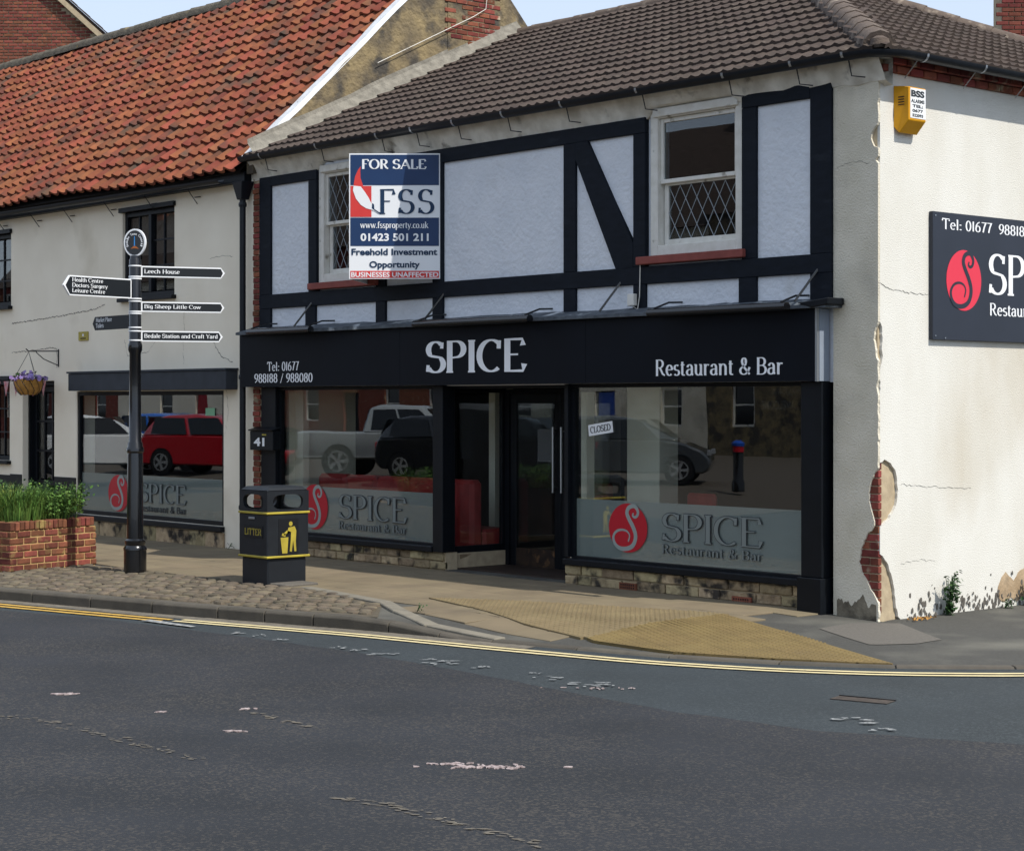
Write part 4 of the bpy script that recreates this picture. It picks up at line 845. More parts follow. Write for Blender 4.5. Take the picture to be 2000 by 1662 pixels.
# window vinyls
gpl = Plane((0, GY - .001, 0), (1, 0, 0), (0, 0, 1))
def vinyl(xl, xr, base, zc, hS, parent, lx, lr, lrz, disc='redlogo'):
    mb = MB(); serif_text(mb, gpl, 'SPICE', xl, base + .14, xr - xl, hS, d=.004, thick=.14, thin=.05, serif=.11, track=.0, grow=.035); serif_text(mb, gpl, 'Restaurant & Bar', xl, base, xr - xl, .095, d=.004, thick=.15, thin=.07, serif=.08, grow=.05); mb.build('lettering_outline', 'dark_line', parent)
    mb = MB(); serif_text(mb, gpl, 'SPICE', xl, base + .14, xr - xl, hS, d=.0085, thick=.14, thin=.05, serif=.11, track=.0, grow=-.012); serif_text(mb, gpl, 'Restaurant & Bar', xl, base, xr - xl, .095, d=.0085, thick=.15, thin=.07, serif=.08, grow=-.02); mb.build('lettering', 'letter_fill', parent)
    logo(gpl, lx, zc, lr, lrz, parent, disc, 'grey_line', .004)
vinyl(X(662, GY), X(795, GY), .40, .66, .30, g1, X(615, GY), .30, .30); vinyl(X(1293, GY), X(1490, GY), .425, .67, .29, g2, X(1227, GY), .30, .27)
cs = Plane(on_y(1151, 852, GY - .006), (1, 0, .13), (-.13, 0, 1)); c = thing('closed_notice', 'small tilted white CLOSED notice hung in the right shop window', 'notice', cs.p(.18, 0, 0))
MB().prism([cs.p(0, 0, 0), cs.p(.39, 0, 0), cs.p(.39, .125, 0), cs.p(0, .125, 0)], cs.n * .004).build('card', 'white', c); serif_text(MB(), cs, 'CLOSED', .03, .03, .33, .068, d=.005, thick=.2, thin=.1, serif=.1).build('lettering', 'dark_line', c)
gh = Plane((X(1575, .3), .3, 0), (-1, 0, 0), (0, 0, 1)); mb = MB(); sans_text(mb, gh, 'WALK-INS', .05, 2.13, .42, .07, d=0); sans_text(mb, gh, 'WELCOME', .17, 1.98, .44, .09, d=0); mb.build('ghost_lettering', 'ghost', g2)

# ---- dining room behind the glass
mb = MB().box(XL + .1, -.3, .22, 6.4, .0, .02); mb.build('dining_floor', 'int_floor', B)
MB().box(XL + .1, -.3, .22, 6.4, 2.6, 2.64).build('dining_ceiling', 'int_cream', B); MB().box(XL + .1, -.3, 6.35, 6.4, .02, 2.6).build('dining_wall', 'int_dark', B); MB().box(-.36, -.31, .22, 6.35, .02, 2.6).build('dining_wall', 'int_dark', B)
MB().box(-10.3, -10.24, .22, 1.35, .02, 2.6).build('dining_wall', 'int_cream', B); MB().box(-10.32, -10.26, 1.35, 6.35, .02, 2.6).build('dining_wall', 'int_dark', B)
def col(px0, px1, y, d): a, b = X(px0, y), X(px1, y); MB().box(a, b, y, y + d, .02, 2.6).build('interior_column', 'int_cream', B)
col(545, 592, .32, .1); col(596, 628, .9, .1); col(1225, 1288, .75, .3); col(1114, 1146, .3, .12); col(955, 967, 1.3, .3)
for i in range(5):
    x = -10.05 + i * .665
    s_ = thing('booth_sofa', ['red leather booth seat by the cream wall inside the left window', 'second red leather booth seat from the left inside the window', 'middle red leather booth seat inside the left window', 'fourth red leather booth seat from the left inside the window', 'red leather booth seat nearest the entrance inside the left window'][i], 'sofa', (x, .6, .02), 'red booth seats along the left window')
    MB().box(x, x + .645, .55, .75, .02, 1.08).build('backrest', 'leather', s_, bevel=.05); MB().box(x, x + .645, .755, 1.25, .02, .46).build('seat', 'leather', s_, bevel=.04)
for lab, x, y in (('dark red dining chair inside beside the entrance', -6.3, 2.1), ('red dining chair inside the right shop window', -3.6, 1.1), ('dark red dining chair at the far right inside the window', -1.75, 1.0)):
    s_ = thing('dining_chair', lab, 'chair', (x, y, .02), 'dining chairs inside the restaurant')
    MB().box(x, x + .44, y, y + .08, .45, 1.02).build('backrest', 'leather', s_, bevel=.03); MB().box(x, x + .44, y + .085, y + .5, .4, .5).build('seat', 'dark_leather', s_, bevel=.03)
    for i, j in ((0, 0), (1, 0), (0, 1), (1, 1)): MB().box(x + .02 + i * .36, x + .06 + i * .36, y + .02 + j * .42, y + .06 + j * .42, .02, .4).build('leg', 'black', s_)

# ---- trough lights
def trough(px0, px1, lab, zt=3.0, arms=(.5,)):
    y = -.42; a, b = X(px0, y), X(px1, y); t = thing('trough_light', lab, 'light', ((a + b) / 2, y, zt), 'black trough lights above the shop sign'); n = 9; vs = []
    for x in (a, b):
        for k in range(n): q = R(-30) + R(240) * k / (n - 1); vs.append((x, y - .05 * math.sin(q - R(90)) * 1.0, zt + .05 * math.sin(q)))
    sh = MB().add(vs, [(k, k + 1, n + k + 1, n + k) for k in range(n - 1)] + [tuple(range(n)), tuple(range(n, 2 * n))[::-1]]); sh.build('hood', 'gloss_black', t, smooth=True)
    MB().box(a + .03, b - .03, y - .02, y + .02, zt - .035, zt - .015).build('tube', 'black', t)
    for e in (.04, .96):
        x = a + (b - a) * e; MB().tube([(x, -.0, zt + .13), (x, -.2, zt + .12), (x, y, zt + .05)], .011, 6).build('arm', 'gloss_black', t)
    for e in arms: x = a + (b - a) * e; MB().tube([(x + .12, -.03, zt + .38), (x, -.24, zt + .06)], .013, 6).build('stay', 'gloss_black', t)
trough(486, 607, 'black trough light over the telephone number at the left of the sign', 2.99, (.55,)); trough(810, 1035, 'black trough light over the large middle lettering of the sign', 2.99, (-.02,)); trough(1268, 1537, 'black trough light at the right end of the sign, over the smaller words', 2.985, (-.5, .97))
jb = thing('junction_box', 'small white junction box with cable on the timber beam', 'box', (X(1239, -.04), -.04, 3.07)); p = on_y(1239, 583, -.04)
MB().box(p.x - .055, p.x + .045, -.1, -.04, 3.1, 3.23).build('case', 'white_paint', jb, bevel=.006); MB().tube([(p.x + .1, -.05, 3.55), (p.x + .09, -.05, 3.2), (p.x + .07, -.06, 3.06), (p.x, -.07, 3.1)], .006, 5).build('cable', 'white_paint', jb)
# ---- letter box 41
p0, p1 = on_y(488, 836, -.16), on_y(537, 880, -.16); lb = thing('letter_box', 'black wall letter box numbered 41 left of the shop window', 'letter box', (p0.x, -.1, 1.38))
lx0, lx1 = X(488, -.14), X(533, -.14); MB().box(lx0, lx1, -.14, -.02, 1.4, 1.66).build('body', 'black', lb, bevel=.006)
MB().prism([(lx0 - .01, -.16, 1.662), (lx0 - .01, -.02, 1.7), (lx0 - .01, -.02, 1.715), (lx0 - .01, -.165, 1.675)], (lx1 - lx0 + .02, 0, 0)).build('lid', 'black', lb)
pl = Plane((lx0, -.14, 0), (1, 0, 0), (0, 0, 1)); sans_text(MB(), pl, '41', .10, 1.46, .26, .11, .003, .04).build('number', 'white', lb); MB().box(lx0 + .3, lx0 + .4, -.144, -.141, 1.6, 1.62).build('name_plate', 'gold', lb)

# ---- alarm box on the side wall
y0, y1, z0, z1 = .36, .78, 4.62, 5.1
ab = thing('alarm_box', 'yellow burglar alarm box high on the white side wall', 'alarm', (0, .57, 4.62)); zt = 5.08
a0 = on_x(1762, 158, .13); ay0, ay1 = .24, .56
MB().add([(0.002, ay0, 5.12), (.002, ay1, 5.12), (.002, ay1, 4.72), (.002, ay0, 4.72), (.16, ay0 + .03, 5.1), (.16, ay1 - .02, 5.1), (.16, ay1 - .02, 4.78), (.16, ay0 + .03, 4.78), (.05, ay0 + .02, 4.66), (.05, ay1 - .02, 4.66)],
         [(0, 1, 5, 4), (4, 5, 6, 7), (0, 4, 7, 8, 3), (1, 2, 9, 6, 5), (7, 6, 9, 8), (3, 8, 9, 2)]).build('case', 'yellow_plastic', ab, bevel=.006)
mb = MB()
for k in range(4): mb.box(.05, .12, ay0 + .006, ay0 + .012, 5.0 - k * .025, 5.01 - k * .025)
mb.build('louvres', 'wood_worn', ab)
apl = Plane((.162, ay0 + .04, 4.8), (0, 1, 0), (0, 0, 1)); MB().box(.161, .1635, ay0 + .05, ay1 - .03, 4.80, 5.09).build('label', 'white', ab)
sans_text(MB(), apl, 'BSS', .02, .21, .21, .06, .003, .05).build('lettering', 'dark_line', ab); sans_text(MB(), apl, 'ALARMS', .02, .15, .21, .035, .003, .03).build('lettering', 'dark_line', ab)
for k, t_ in enumerate(('TEL:', '0677', '522093')): sans_text(MB(), apl, t_, .04, .105 - k * .045, .17, .028, .003, .04).build('lettering', 'dark_line', ab)
# ---- sign on the side wall
sy0, sy1, sz0, sz1 = .80, 3.9, 2.67, 3.94
sg = thing('side_sign', 'black sign board with red oval logo on the white side wall', 'sign', (0, sy0, sz0)); MB().box(.002, .05, sy0, sy1, sz0, sz1).build('board', mat('sign_black', '2a2f3a', '272c36', .45, 2), sg, bevel=.004)
sp = Plane((.05, 0, 0), (0, 1, 0), (0, 0, 1)); S_ = lambda px, py: (on_x(px, py, .05).y, on_x(px, py, .05).z)
a = S_(1839, 443); mb = MB(); serif_text(mb, sp, 'Tel: 01677  988188/ 988080', a[0], 3.775, 2.28, .10, thick=.14, thin=.07, serif=.06); mb.build('lettering', 'white', sg)
a = S_(1930, 577); mb = MB(); serif_text(mb, sp, 'SPICE', a[0], 3.16, 1.55, .40, thick=.15, thin=.05, serif=.11, track=0); serif_text(mb, sp, 'Restaurant & Bar', a[0] + .02, 2.94, 1.5, .12, thick=.15, thin=.07, serif=.07); mb.build('lettering', 'white', sg)
l0, l1 = S_(1848, 545), S_(1916, 545); logo(sp, (l0[0] + l1[0]) / 2, 3.275, (l1[0] - l0[0]) / 2, .305, sg, 'redsign', MATS['sign_black'])
mb = MB()
for y, z in ((sy0 + .04, sz1 - .04), (sy0 + .04, sz0 + .04), (sy0 + .2, sz0 + .02)): mb.tube([(.05, y, z), (.056, y, z)], .008, 8)
mb.build('screw', 'steel', sg)

# ---- for sale V-board
bw = RT.normalized(); E1 = Vector((X(862, -.02), -.04, 0)); E0 = E1 - bw * 1.11
zB = on_y(859, 545, -.04).z; zT = zB + 1.53
vb = thing('sale_board', 'V-shaped FOR SALE agent board fixed over the left sash window', 'sign board', (E0.x, E0.y, zB))
vp = Plane((E0.x, E0.y, zB), bw, UP); BW = 1.11; BH = 1.53
MB().prism([vp.p(0, 0, -.012), vp.p(BW, 0, -.012), vp.p(BW, BH, -.012), vp.p(0, BH, -.012)], vp.n * .012).build('board', 'white', vb)
E2 = Vector((2 * E0.x - E1.x, E1.y, 0)); q = (E2 - Vector((E0.x, E0.y, 0))).normalized(); nq = Vector((q.y, -q.x, 0)); MB().prism([Vector((E0.x, E0.y, zB)) + q * .02, Vector((E2.x, E2.y, zB)), Vector((E2.x, E2.y, zT)), Vector((E0.x, E0.y, zT)) + q * .02], nq * .01).build('board', 'white', vb)
for z in (zB + .25, zB + 1.2): MB().tube([vp.p(.04, z - zB, -.03), (E0.x, 0.02, z)], .014, 5).build('bracket', 'wood_worn', vb)
bc = lambda cx_, cy_: ((cx_ - 935) / 660 * BW, (980 - cy_) / 908 * BH)
def brect(x0, y0, x1, y1, m, d=.002):
    (a, t), (b, u) = bc(x0, y0), bc(x1, y1); MB().prism([vp.p(a, u, d), vp.p(b, u, d), vp.p(b, t, d), vp.p(a, t, d)], vp.n * .001).build('printed_panel', m, vb)
brect(944, 82, 1587, 302, 'navy'); brect(944, 537, 1587, 742, 'navy'); brect(944, 308, 1097, 532, 'redprint'); brect(944, 922, 1587, 973, 'redprint')
def btext(txt, x0, y0, x1, hpx, m, sans=False, **k):
    a, b = bc(x0, y0); w = (x1 - x0) / 660 * BW; h_ = hpx / 908 * BH; mb = MB()
    (sans_text if sans else serif_text)(mb, vp, txt, a, b, w, h_, d=.005, **k); mb.build('lettering', m, vb)
btext('FOR SALE', 1026, 183, 1494, 66, 'white', thick=.2, thin=.07, serif=.1); btext('FSS', 1150, 507, 1553, 172, 'navy_text', thick=.15, thin=.045, serif=.11, track=.12)
btext('www.fssproperty.co.uk', 1017, 612, 1510, 44, 'white', thick=.16, thin=.07, serif=.07); btext('01423 501 211', 1018, 704, 1512, 54, 'white', True, bold=.03); btext('Freehold Investment', 952, 806, 1575, 46, 'navy_text', True, bold=.03); btext('Opportunity', 1082, 897, 1448, 46, 'navy_text', True, bold=.03); btext('BUSINESSES UNAFFECTED', 950, 966, 1582, 36, 'white', True, bold=.02)
def bpoly(pts, m, d): MB().prism([vp.p(*bc(*p), d) for p in pts], vp.n * .0008).build('feather', m, vb)
bpoly([(1020, 165), (1000, 190), (978, 240), (968, 300), (985, 330), (1040, 340), (1035, 300), (1018, 250), (1016, 200)], 'redprint', .0042)
bpoly([(968, 306), (963, 340), (985, 400), (1020, 445), (1060, 470), (1105, 482), (1115, 488), (1100, 440), (1075, 390), (1045, 345), (1020, 312)], 'white', .0056)
bpoly([(1100, 470), (1150, 506), (1200, 508), (1150, 496), (1118, 474), (1116, 440), (1102, 432)], 'navy_text', .0068)

# ================================================================== COTTAGE (left)
C = thing('rendered_cottage', 'long cream rendered cottage with orange pantile roof left of the restaurant', 'building', (-11, 0, 0))
CL = -31.0
w1, w2 = (-14.36, -12.86, 3.63, 4.93), (-19.5, -18.03, 3.66, 4.87); sw = (-15.79, -11.54, .30, 2.22); dr_ = (-17.62, -16.53, -.2, 2.40); w3 = (-19.7, -18.08, 1.08, 2.42)
wall_holes(CL, XL - .003, -.3, 5.24, [w1, w2, sw, dr_, w3], .0, .32).build('wall', 'cream', C)
MB().box(-16.2, -15.81, -.012, -.001, -.2, .86).build('painted_dado', 'black', C); MB().box(-18.05, -17.64, -.012, -.001, -.2, .86).build('painted_dado', 'black', C); MB().box(-30, -18.05, -.012, -.001, -.2, .84).build('painted_dado', 'black', C); MB().box(-16.51, -16.2, -.012, -.001, -.2, .86).build('painted_dado', 'black', C)
MB().box(CL, XL, 6.8, 7.1, -.3, 5.2).build('back_wall', 'brick_old', C)
rm = MB(); rm.box(CL, XL, 3.0, 3.05, -.2, 5.2); rm.box(CL, XL, .33, 3.0, 2.7, 2.75); rm.box(CL, XL, .33, 3.0, -.05, -.01); rm.box(-16.2, -16.1, .33, 3, 0, 2.7); rm.box(XL - .1, XL - .02, .33, 3, -.05, 5.2); rm.build('rooms', 'int_dark', C)
def casement(h, nl, rows, cols, parent, head=True, blind=None):
    x0, x1, z0, z1 = h; f = MB(); frame_rect(f, x0 + .003, x1 - .003, z0 + .003, z1 - .003, .07, .04, .14); n = nl; lw = (x1 - x0 - .14) / nl
    for i in range(1, nl): f.box(x0 + .07 + lw * i - .04, x0 + .07 + lw * i + .04, .03, .13, z0 + .07, z1 - .07)
    fr = f.build('window', 'black', parent, bevel=.005)
    for i in range(nl):
        a, b = x0 + .07 + lw * i + (.045 if i else .01), x0 + .07 + lw * (i + 1) - (.045 if i < nl - 1 else .01); c, d = z0 + .08, z1 - .08
        gb = MB()
        for k in range(1, cols): x = a + (b - a) * k / cols; gb.box(x - .012, x + .012, .06, .1, c, d)
        for k in range(1, rows): z = c + (d - c) * k / rows; gb.box(a, b, .062, .098, z - .012, z + .012)
        gb.build('glazing_bar', 'black', fr)
        for p in range(cols):
            for q in range(rows): MB().box(a + (b - a) * p / cols + .013, a + (b - a) * (p + 1) / cols - .013, .078, .082, c + (d - c) * q / rows + .013, c + (d - c) * (q + 1) / rows - .013).build('pane', 'glass_up', fr)
    if head: MB().box(x0 - .05, x1 + .04, -.05, .06, z1 + .0, z1 + .07).build('lintel', 'black', parent, bevel=.005)
    MB().box(x0 - .05, x1 + .05, -.08, .05, z0 - .06, z0 - .002).build('window_sill', 'black', parent, bevel=.006)
    if blind: MB().box(x0 + .05, x1 - .05, .2, .21, z1 - (z1 - z0) * blind, z1).build('blind', 'pale_curtain', fr)
casement(w1, 2, 3, 2, C, blind=.5); casement(w2, 2, 3, 2, C, blind=.6); casement(w3, 2, 3, 3, C)
# shop window of the cottage
g3 = MB().box(sw[0] + .05, sw[1] - .02, .05, .058, sw[2], sw[3]).build('shop_window', 'glass', C); f = MB(); frame_rect(f, sw[0] + .003, sw[1] - .003, sw[2] + .003, sw[3] - .003, .06, .02, .1); f.build('frame', 'black', g3)
MB().box(sw[0] + .06, sw[1] - .06, .0605, .0625, sw[2] + .06, .95).build('frosted_band', 'frost', g3)
gpl = Plane((0, .049, 0), (1, 0, 0), (0, 0, 1)); xl, xr = X(272, .05), X(364, .05); mb = MB(); serif_text(mb, gpl, 'SPICE', xl, .56, xr - xl, .27, d=.004, thick=.14, thin=.05, serif=.11, track=0, grow=.04); serif_text(mb, gpl, 'Restaurant & Bar', xl, .42, xr - xl, .09, d=.004, thick=.15, thin=.07, serif=.08, grow=.05); mb.build('lettering_outline', 'dark_line', g3)
mb = MB(); serif_text(mb, gpl, 'SPICE', xl, .56, xr - xl, .27, d=.0085, thick=.14, thin=.05, serif=.11, track=0, grow=-.01); mb.build('lettering', 'letter_fill', g3); logo(gpl, X(232, .05), .66, .31, .28, g3, 'redlogo', 'grey_line', .004)
bh = thing('shop_blind_box', 'dark slate board box above the cottage shop window', 'sign board', (-13.7, -.1, 2.22)); bx0, bx1 = X(133, -.2), X(441, -.2)
MB().box(bx0, bx1, -.2, -.003, 2.23, 2.50).build('board', 'slate', bh, bevel=.006); MB().box(bx0 - .02, bx1 + .02, -.22, -.003, 2.502, 2.53).build('capping', 'slate', bh)
MB().box(sw[0] - .05, sw[1] + .03, -.07, .02, .22, .295).build('sill', 'black', C, bevel=.008)
plinth(lambda a, d, z: (-15.8 + a, -.03 + d * .5, z), 4.3, -.1, .215, C, seed=12, course=1, lmin=.3, lmax=.6)
gn = MB().box(X(402, .045), X(420, .045), .04, .044, 1.86, 1.97).build('green_notice', mat('green_card', '7fae8c', None, .7), g3)
# door
d = MB(); x0, x1 = dr_[0] + .05, dr_[1] - .05; y = .18; d.box(x0, x1, y, y + .05, -.05, .78); d.box(x0, x0 + .09, y, y + .05, .78, 2.32); d.box(x1 - .09, x1, y, y + .05, .78, 2.32); d.box(x0 + .09, x1 - .09, y, y + .05, 2.22, 2.32)
for k in (1, 2): x = x0 + .09 + (x1 - x0 - .18) * k / 3; d.box(x - .02, x + .02, y, y + .05, .78, 2.22)
for k in (1, 2): z = .78 + 1.44 * k / 3; d.box(x0 + .09, x1 - .09, y + .004, y + .046, z - .02, z + .02)
do = d.build('door', 'black', C, bevel=.004)
for p in range(3):
    for q in range(3): a = x0 + .09 + (x1 - x0 - .18) * p / 3 + .021; MB().box(a, a + (x1 - x0 - .18) / 3 - .042, y + .02, y + .026, .78 + .48 * q + .022, .78 + .48 * (q + 1) - .022).build('pane', 'glass_up', do)
for k in range(2): a = x0 + .1 + k * .42; MB().box(a, a + .36, y - .006, y, .1, .66).build('door_panel', 'black', do, bevel=.004)
df = MB(); df.box(dr_[0] + .003, dr_[0] + .05, .1, .26, -.1, 2.397); df.box(dr_[1] - .05, dr_[1] - .003, .1, .26, -.1, 2.397); df.box(dr_[0] + .05, dr_[1] - .05, .1, .26, 2.33, 2.397); df.build('door_frame', 'black', C)
for k, (c_, z) in enumerate((('pale_curtain', 1.9), ('basket', 1.4), ('bunting', 1.0))): MB().box(x0 + .15 + k * .25, x0 + .36 + k * .25, .6, .64, z - .6, z + .1).build('display_card', c_, do)
# cracks in the render
FC = lambda x, z: (x, -.0025, z)
for pts, w in ((( (-18, 3.36), (-17, 3.4), (-16, 3.45), (-15.2, 3.5), (-14.9, 3.56)), .009), (((-18, 2.88), (-17.2, 2.9), (-16.6, 2.93), (-16.45, 2.9), (-16.44, 2.6)), .007), (((-12.75, 3.5), (-12.6, 3.42), (-12.58, 3.1), (-12.62, 2.9), (-12.6, 2.6)), .005), (((-11.8, 2.9), (-11.6, 2.7), (-11.3, 2.62)), .006), (((-11.6, 2.5), (-11.45, 2.2), (-11.42, 1.9), (-11.5, 1.6)), .005), (((-14.3, 3.0), (-14.2, 2.75), (-13.6, 2.8), (-13.4, 2.95)), .004), (((-11.9, 4.1), (-11.6, 4.12), (-11.3, 4.1)), .003)):
    crack('crack', list(pts), C, FC, w, mat('crack_grey', '8b857a', None, .9))
# eave, pantiles
E_Z, E_Y, R_Y, R_Z = 5.28, -.2, 3.79, 9.02
def sagf(x): return .035 * math.sin(x * .55) + .02 * math.sin(x * 1.3 + 1)
eo = Vector((XL - .05, E_Y, E_Z)); upc = Vector((0, R_Y - E_Y, R_Z - E_Z)); SLC = upc.length
CR = MB().add([(CL, E_Y, E_Z - .05), (XL - .05, E_Y, E_Z - .05), (XL - .05, R_Y, R_Z - .05), (CL, R_Y, R_Z - .05), (CL, 7.3, E_Z), (XL - .05, 7.3, E_Z)], [(0, 1, 2, 3), (3, 2, 5, 4), (0, 4, 5, 1)]).build('roof', 'deck', C)
def pantile():
    n = 11; wd, L_ = .285, .36; prof = []
    for i in range(n):
        t = i / (n - 1); prof.append((t * wd, (.038 * math.sin(t / .42 * math.pi) if t < .42 else -.022 * math.sin((t - .42) / .58 * math.pi))))
    mb = MB(); mb.add([(x, 0, z + .066) for x, z in prof] + [(x, L_, z + .005) for x, z in prof] + [(x, .0, z + .022) for x, z in prof], [(i, i + 1, n + i + 1, n + i) for i in range(n - 1)] + [(2 * n + i, 2 * n + i + 1, i + 1, i) for i in range(n - 1)]); return mb.data('pantile', 'pantile', smooth=True)
PT = pantile(); ncol = int((XL - CL) / .265)
tile_slope(Vector((XL - .05 - ncol * .265, E_Y - .05, E_Z - .04)), Vector((1, 0, 0)), upc, ncol, int(SLC / .29) + 1, .265, .29, lambda a, b: project((XL - .05 - ncol * .265 + a, E_Y + upc.y * b / SLC, E_Z + upc.z * b / SLC))[0] > -350 and b < SLC, PT, .014, CR, 300, sag=lambda a, b: sagf(a) * (1 - b / SLC * .4))
ridge_run(Vector((CL, R_Y, R_Z + .02)), Vector((XL - .05, R_Y, R_Z + .02)), .16, 'mortar_ridge', 'ridge_tile', CR, .5, .05, .03)
GC = half_round(MB(), [(CL, -.27, 5.19), (-20, -.27, 5.19), (-16, -.27, 5.17), (-11.2, -.27, 5.15)], .06).build('gutter', 'gutter', C, smooth=True)
MB().box(CL, XL - .05, -.12, -.003, 5.1, 5.24).build('eaves_board', 'black', C)
for x in (-18.2, -17.0, -15.9, -14.6, -13.4, -12.2): mb = MB().tube([(x, -.2, 5.12), (x, -.02, 4.9)], .007, 4); mb.tube([(x - .06, -.03, 5.0), (x + .1, -.03, 5.0)], .007, 4); mb.build('gutter_stay', 'wire', GC)
dp = thing('downpipe', 'black cast iron downpipe with hopper head between cottage and restaurant', 'downpipe', (-11.06, -.1, 0)); hx = X(474, -.12)
MB().tube([(hx, -.12, -.05), (hx, -.12, 4.92)], .045, 10).build('pipe', 'gutter', dp, smooth=True); MB().add([(hx - .13, -.22, 5.1), (hx + .13, -.22, 5.1), (hx + .13, -.01, 5.1), (hx - .13, -.01, 5.1), (hx - .06, -.18, 4.85), (hx + .06, -.18, 4.85), (hx + .06, -.05, 4.85), (hx - .06, -.05, 4.85)], [(0, 1, 2, 3), (7, 6, 5, 4), (0, 4, 5, 1), (1, 5, 6, 2), (2, 6, 7, 3), (3, 7, 4, 0)]).build('hopper', 'gutter', dp, bevel=.01)
for z in (.6, 2.4, 4.78): MB().lathe([(.055, -.03), (.06, 0), (.055, .03)], (hx, -.12, z), 10).build('collar', 'gutter', dp)
# gable parapet standing above the restaurant roof, with chimney
gz = lambda y: E_Z + (R_Z - E_Z) * (y - E_Y) / (R_Y - E_Y)
pg = [(XL - .02, E_Y + .1, 5.2)] + [(XL - .02, E_Y + .1 + (R_Y - E_Y - .1) * k / 10, gz(E_Y + .1 + (R_Y - E_Y - .1) * k / 10) + .06 + random.uniform(-.02, .02)) for k in range(11)] + [(XL - .02, 7.2, 5.5), (XL - .02, 7.2, 5.2)]
MB().prism(pg, (.16, 0, 0)).build('gable_wall', 'gable', C)
fl_ = MB(); vs = []
for k in range(15):
    y = E_Y + .05 + (R_Y - E_Y) * k / 14; z = gz(y) + .10 + random.uniform(-.012, .012); w = .10 + random.uniform(-.02, .02); vs += [(XL - .02 - w, y, z + .0), (XL + .10, y, z + .025), (XL + .147, y, z - .05)]
fl_.add(vs, [(k * 3 + j, k * 3 + j + 1, (k + 1) * 3 + j + 1, (k + 1) * 3 + j) for k in range(14) for j in range(2)]); fl_.build('verge_flashing', 'flashing', C)
rz = lambda y: EAVE + (RIDGE_Z - EAVE) * (y + OV) / (RIDGE_Y + OV)
fi = MB(); vs = []
for k in range(15):
    y = -OV + (RIDGE_Y + OV) * k / 14; wv = random.uniform(-.02, .02); vs += [(XL + .145, y, rz(y) + .26 + wv), (XL + .155, y, rz(y) + .2 + wv), (XL + .30 + wv, y, rz(y) + .05)]
fi.add(vs, [(k * 3 + j, (k + 1) * 3 + j, (k + 1) * 3 + j + 1, k * 3 + j + 1) for k in range(14) for j in range(2)]); fi.f = [f[::-1] for f in fi.f]; fi.build('mortar_fillet', 'fillet', C)
chim = MB(); chim.box(XL - .5, XL + .15, 3.35, 4.42, 6.6, 10.2).build('chimney', 'gable', C); CH = C.children[-1]
chim2 = MB().prism([(XL - .3, 4.42, 7.2), (XL - .3, 4.8, 7.2), (XL - .3, 4.78, 7.85), (XL - .3, 4.5, 8.15), (XL - .3, 4.42, 8.2)], (.452, 0, 0)).build('chimney_shoulder', 'gable', C)
cbk = MB().box(-.03, .008, -.104, .104, -.03, .03).data('brick', 'brick_old', bevel=.005); ms = []
for r in range(24):
    for c in range(6):
        y = 3.40 + c * .218 + (r % 2) * .109; z = 7.45 + r * .076
        if y > 4.36 or (z < 8.0 and random.random() < .15): continue
        ms.append(Matrix.Translation((XL + .152 + random.uniform(-.004, .004), y, z)) @ Matrix.Rotation(random.uniform(-.02, .02), 4, 'X'))
pieces('brick', cbk, ms, C); cbf = MB().box(-.104, .104, -.01, .03, -.03, .03).data('brick', 'brick_old', bevel=.005)
pieces('brick', cbf, [Matrix.Translation((XL - .4 + c * .218 - (r % 2) * .1, 3.35, 7.5 + r * .076)) for r in range(24) for c in range(3)], C)
MB().tube([(XL + .2, 4.1, 8.4), (XL + .2, 4.05, 8.0), (XL + .2, 3.8, 7.85), (XL + .2, 3.2, 7.55), (XL + .2, 2.0, 6.95)], .006, 5).build('cable', 'white_paint', C)

# ---- brick house behind, left
hd = 45.0
def H(px, py, dd=hd): return at_depth(px, py, dd)
HB = thing('brick_house', 'red brick gabled house rising behind the pantile roof at far left', 'building', (*H(60, 700).xy, 0)); pr = Plane(Vector((*H(0, 786).xy, 0)), RT, UP); aw = H(224, 86).xy - H(0, 86).xy; AW = aw.length
zs_ = H(224, 92).z; za = H(122, 0).z; sl_ = (za - zs_) / ((224 - 122) / F_PX * hd); apx = -1.2; ztop = zs_ + sl_ * (AW - apx)
MB().prism([pr.p(2 * apx - AW, 0, 0), pr.p(AW, 0, 0), pr.p(AW, zs_, 0), pr.p(apx, ztop, 0), pr.p(2 * apx - AW, zs_, 0)], pr.n * -7).build('wall', 'mortar', HB)
HR = MB(); n7 = pr.n * -7.2 + Vector()
for a, b in (((AW + .35, zs_ - sl_ * .35), (apx, ztop)), ((2 * apx - AW - .35, zs_ - sl_ * .35), (apx, ztop))):
    p, q = pr.p(a[0], a[1] + .03, .1), pr.p(b[0], b[1] + .03, .1); HR.prism([p, q, q + n7, p + n7], (0, 0, .1))
hr = HR.build('roof', 'roof_tile', HB); vg = pr.p(AW + .3, zs_ - sl_ * .3 - .13, .12); MB().prism([pr.p(AW + .3, zs_ - sl_ * .3 - .12, .11), pr.p(apx, ztop - .1, .11), pr.p(apx, ztop + .04, .11), pr.p(AW + .3, zs_ - sl_ * .3 + .04, .11)], pr.n * .06).build('verge_mortar', 'mortar', hr)
for k in range(14): t = k / 14; p = pr.p(AW + .3 + (apx - AW - .3) * t, zs_ - sl_ * .3 + (ztop - zs_ + sl_ * .3) * t + .14, .16); MB().prism([p, p + pr.r * -.3 + UP * .3 * sl_, p + pr.r * -.3 + UP * (.3 * sl_ + .03), p + UP * .05], pr.n * -.3).build('verge_tile', 'roof_tile', hr)
hbk = MB().box(-.101, .101, -.03, .012, -.0265, .0265).data('brick', 'brick', bevel=.003); ms = []; zlo = H(0, 145).z
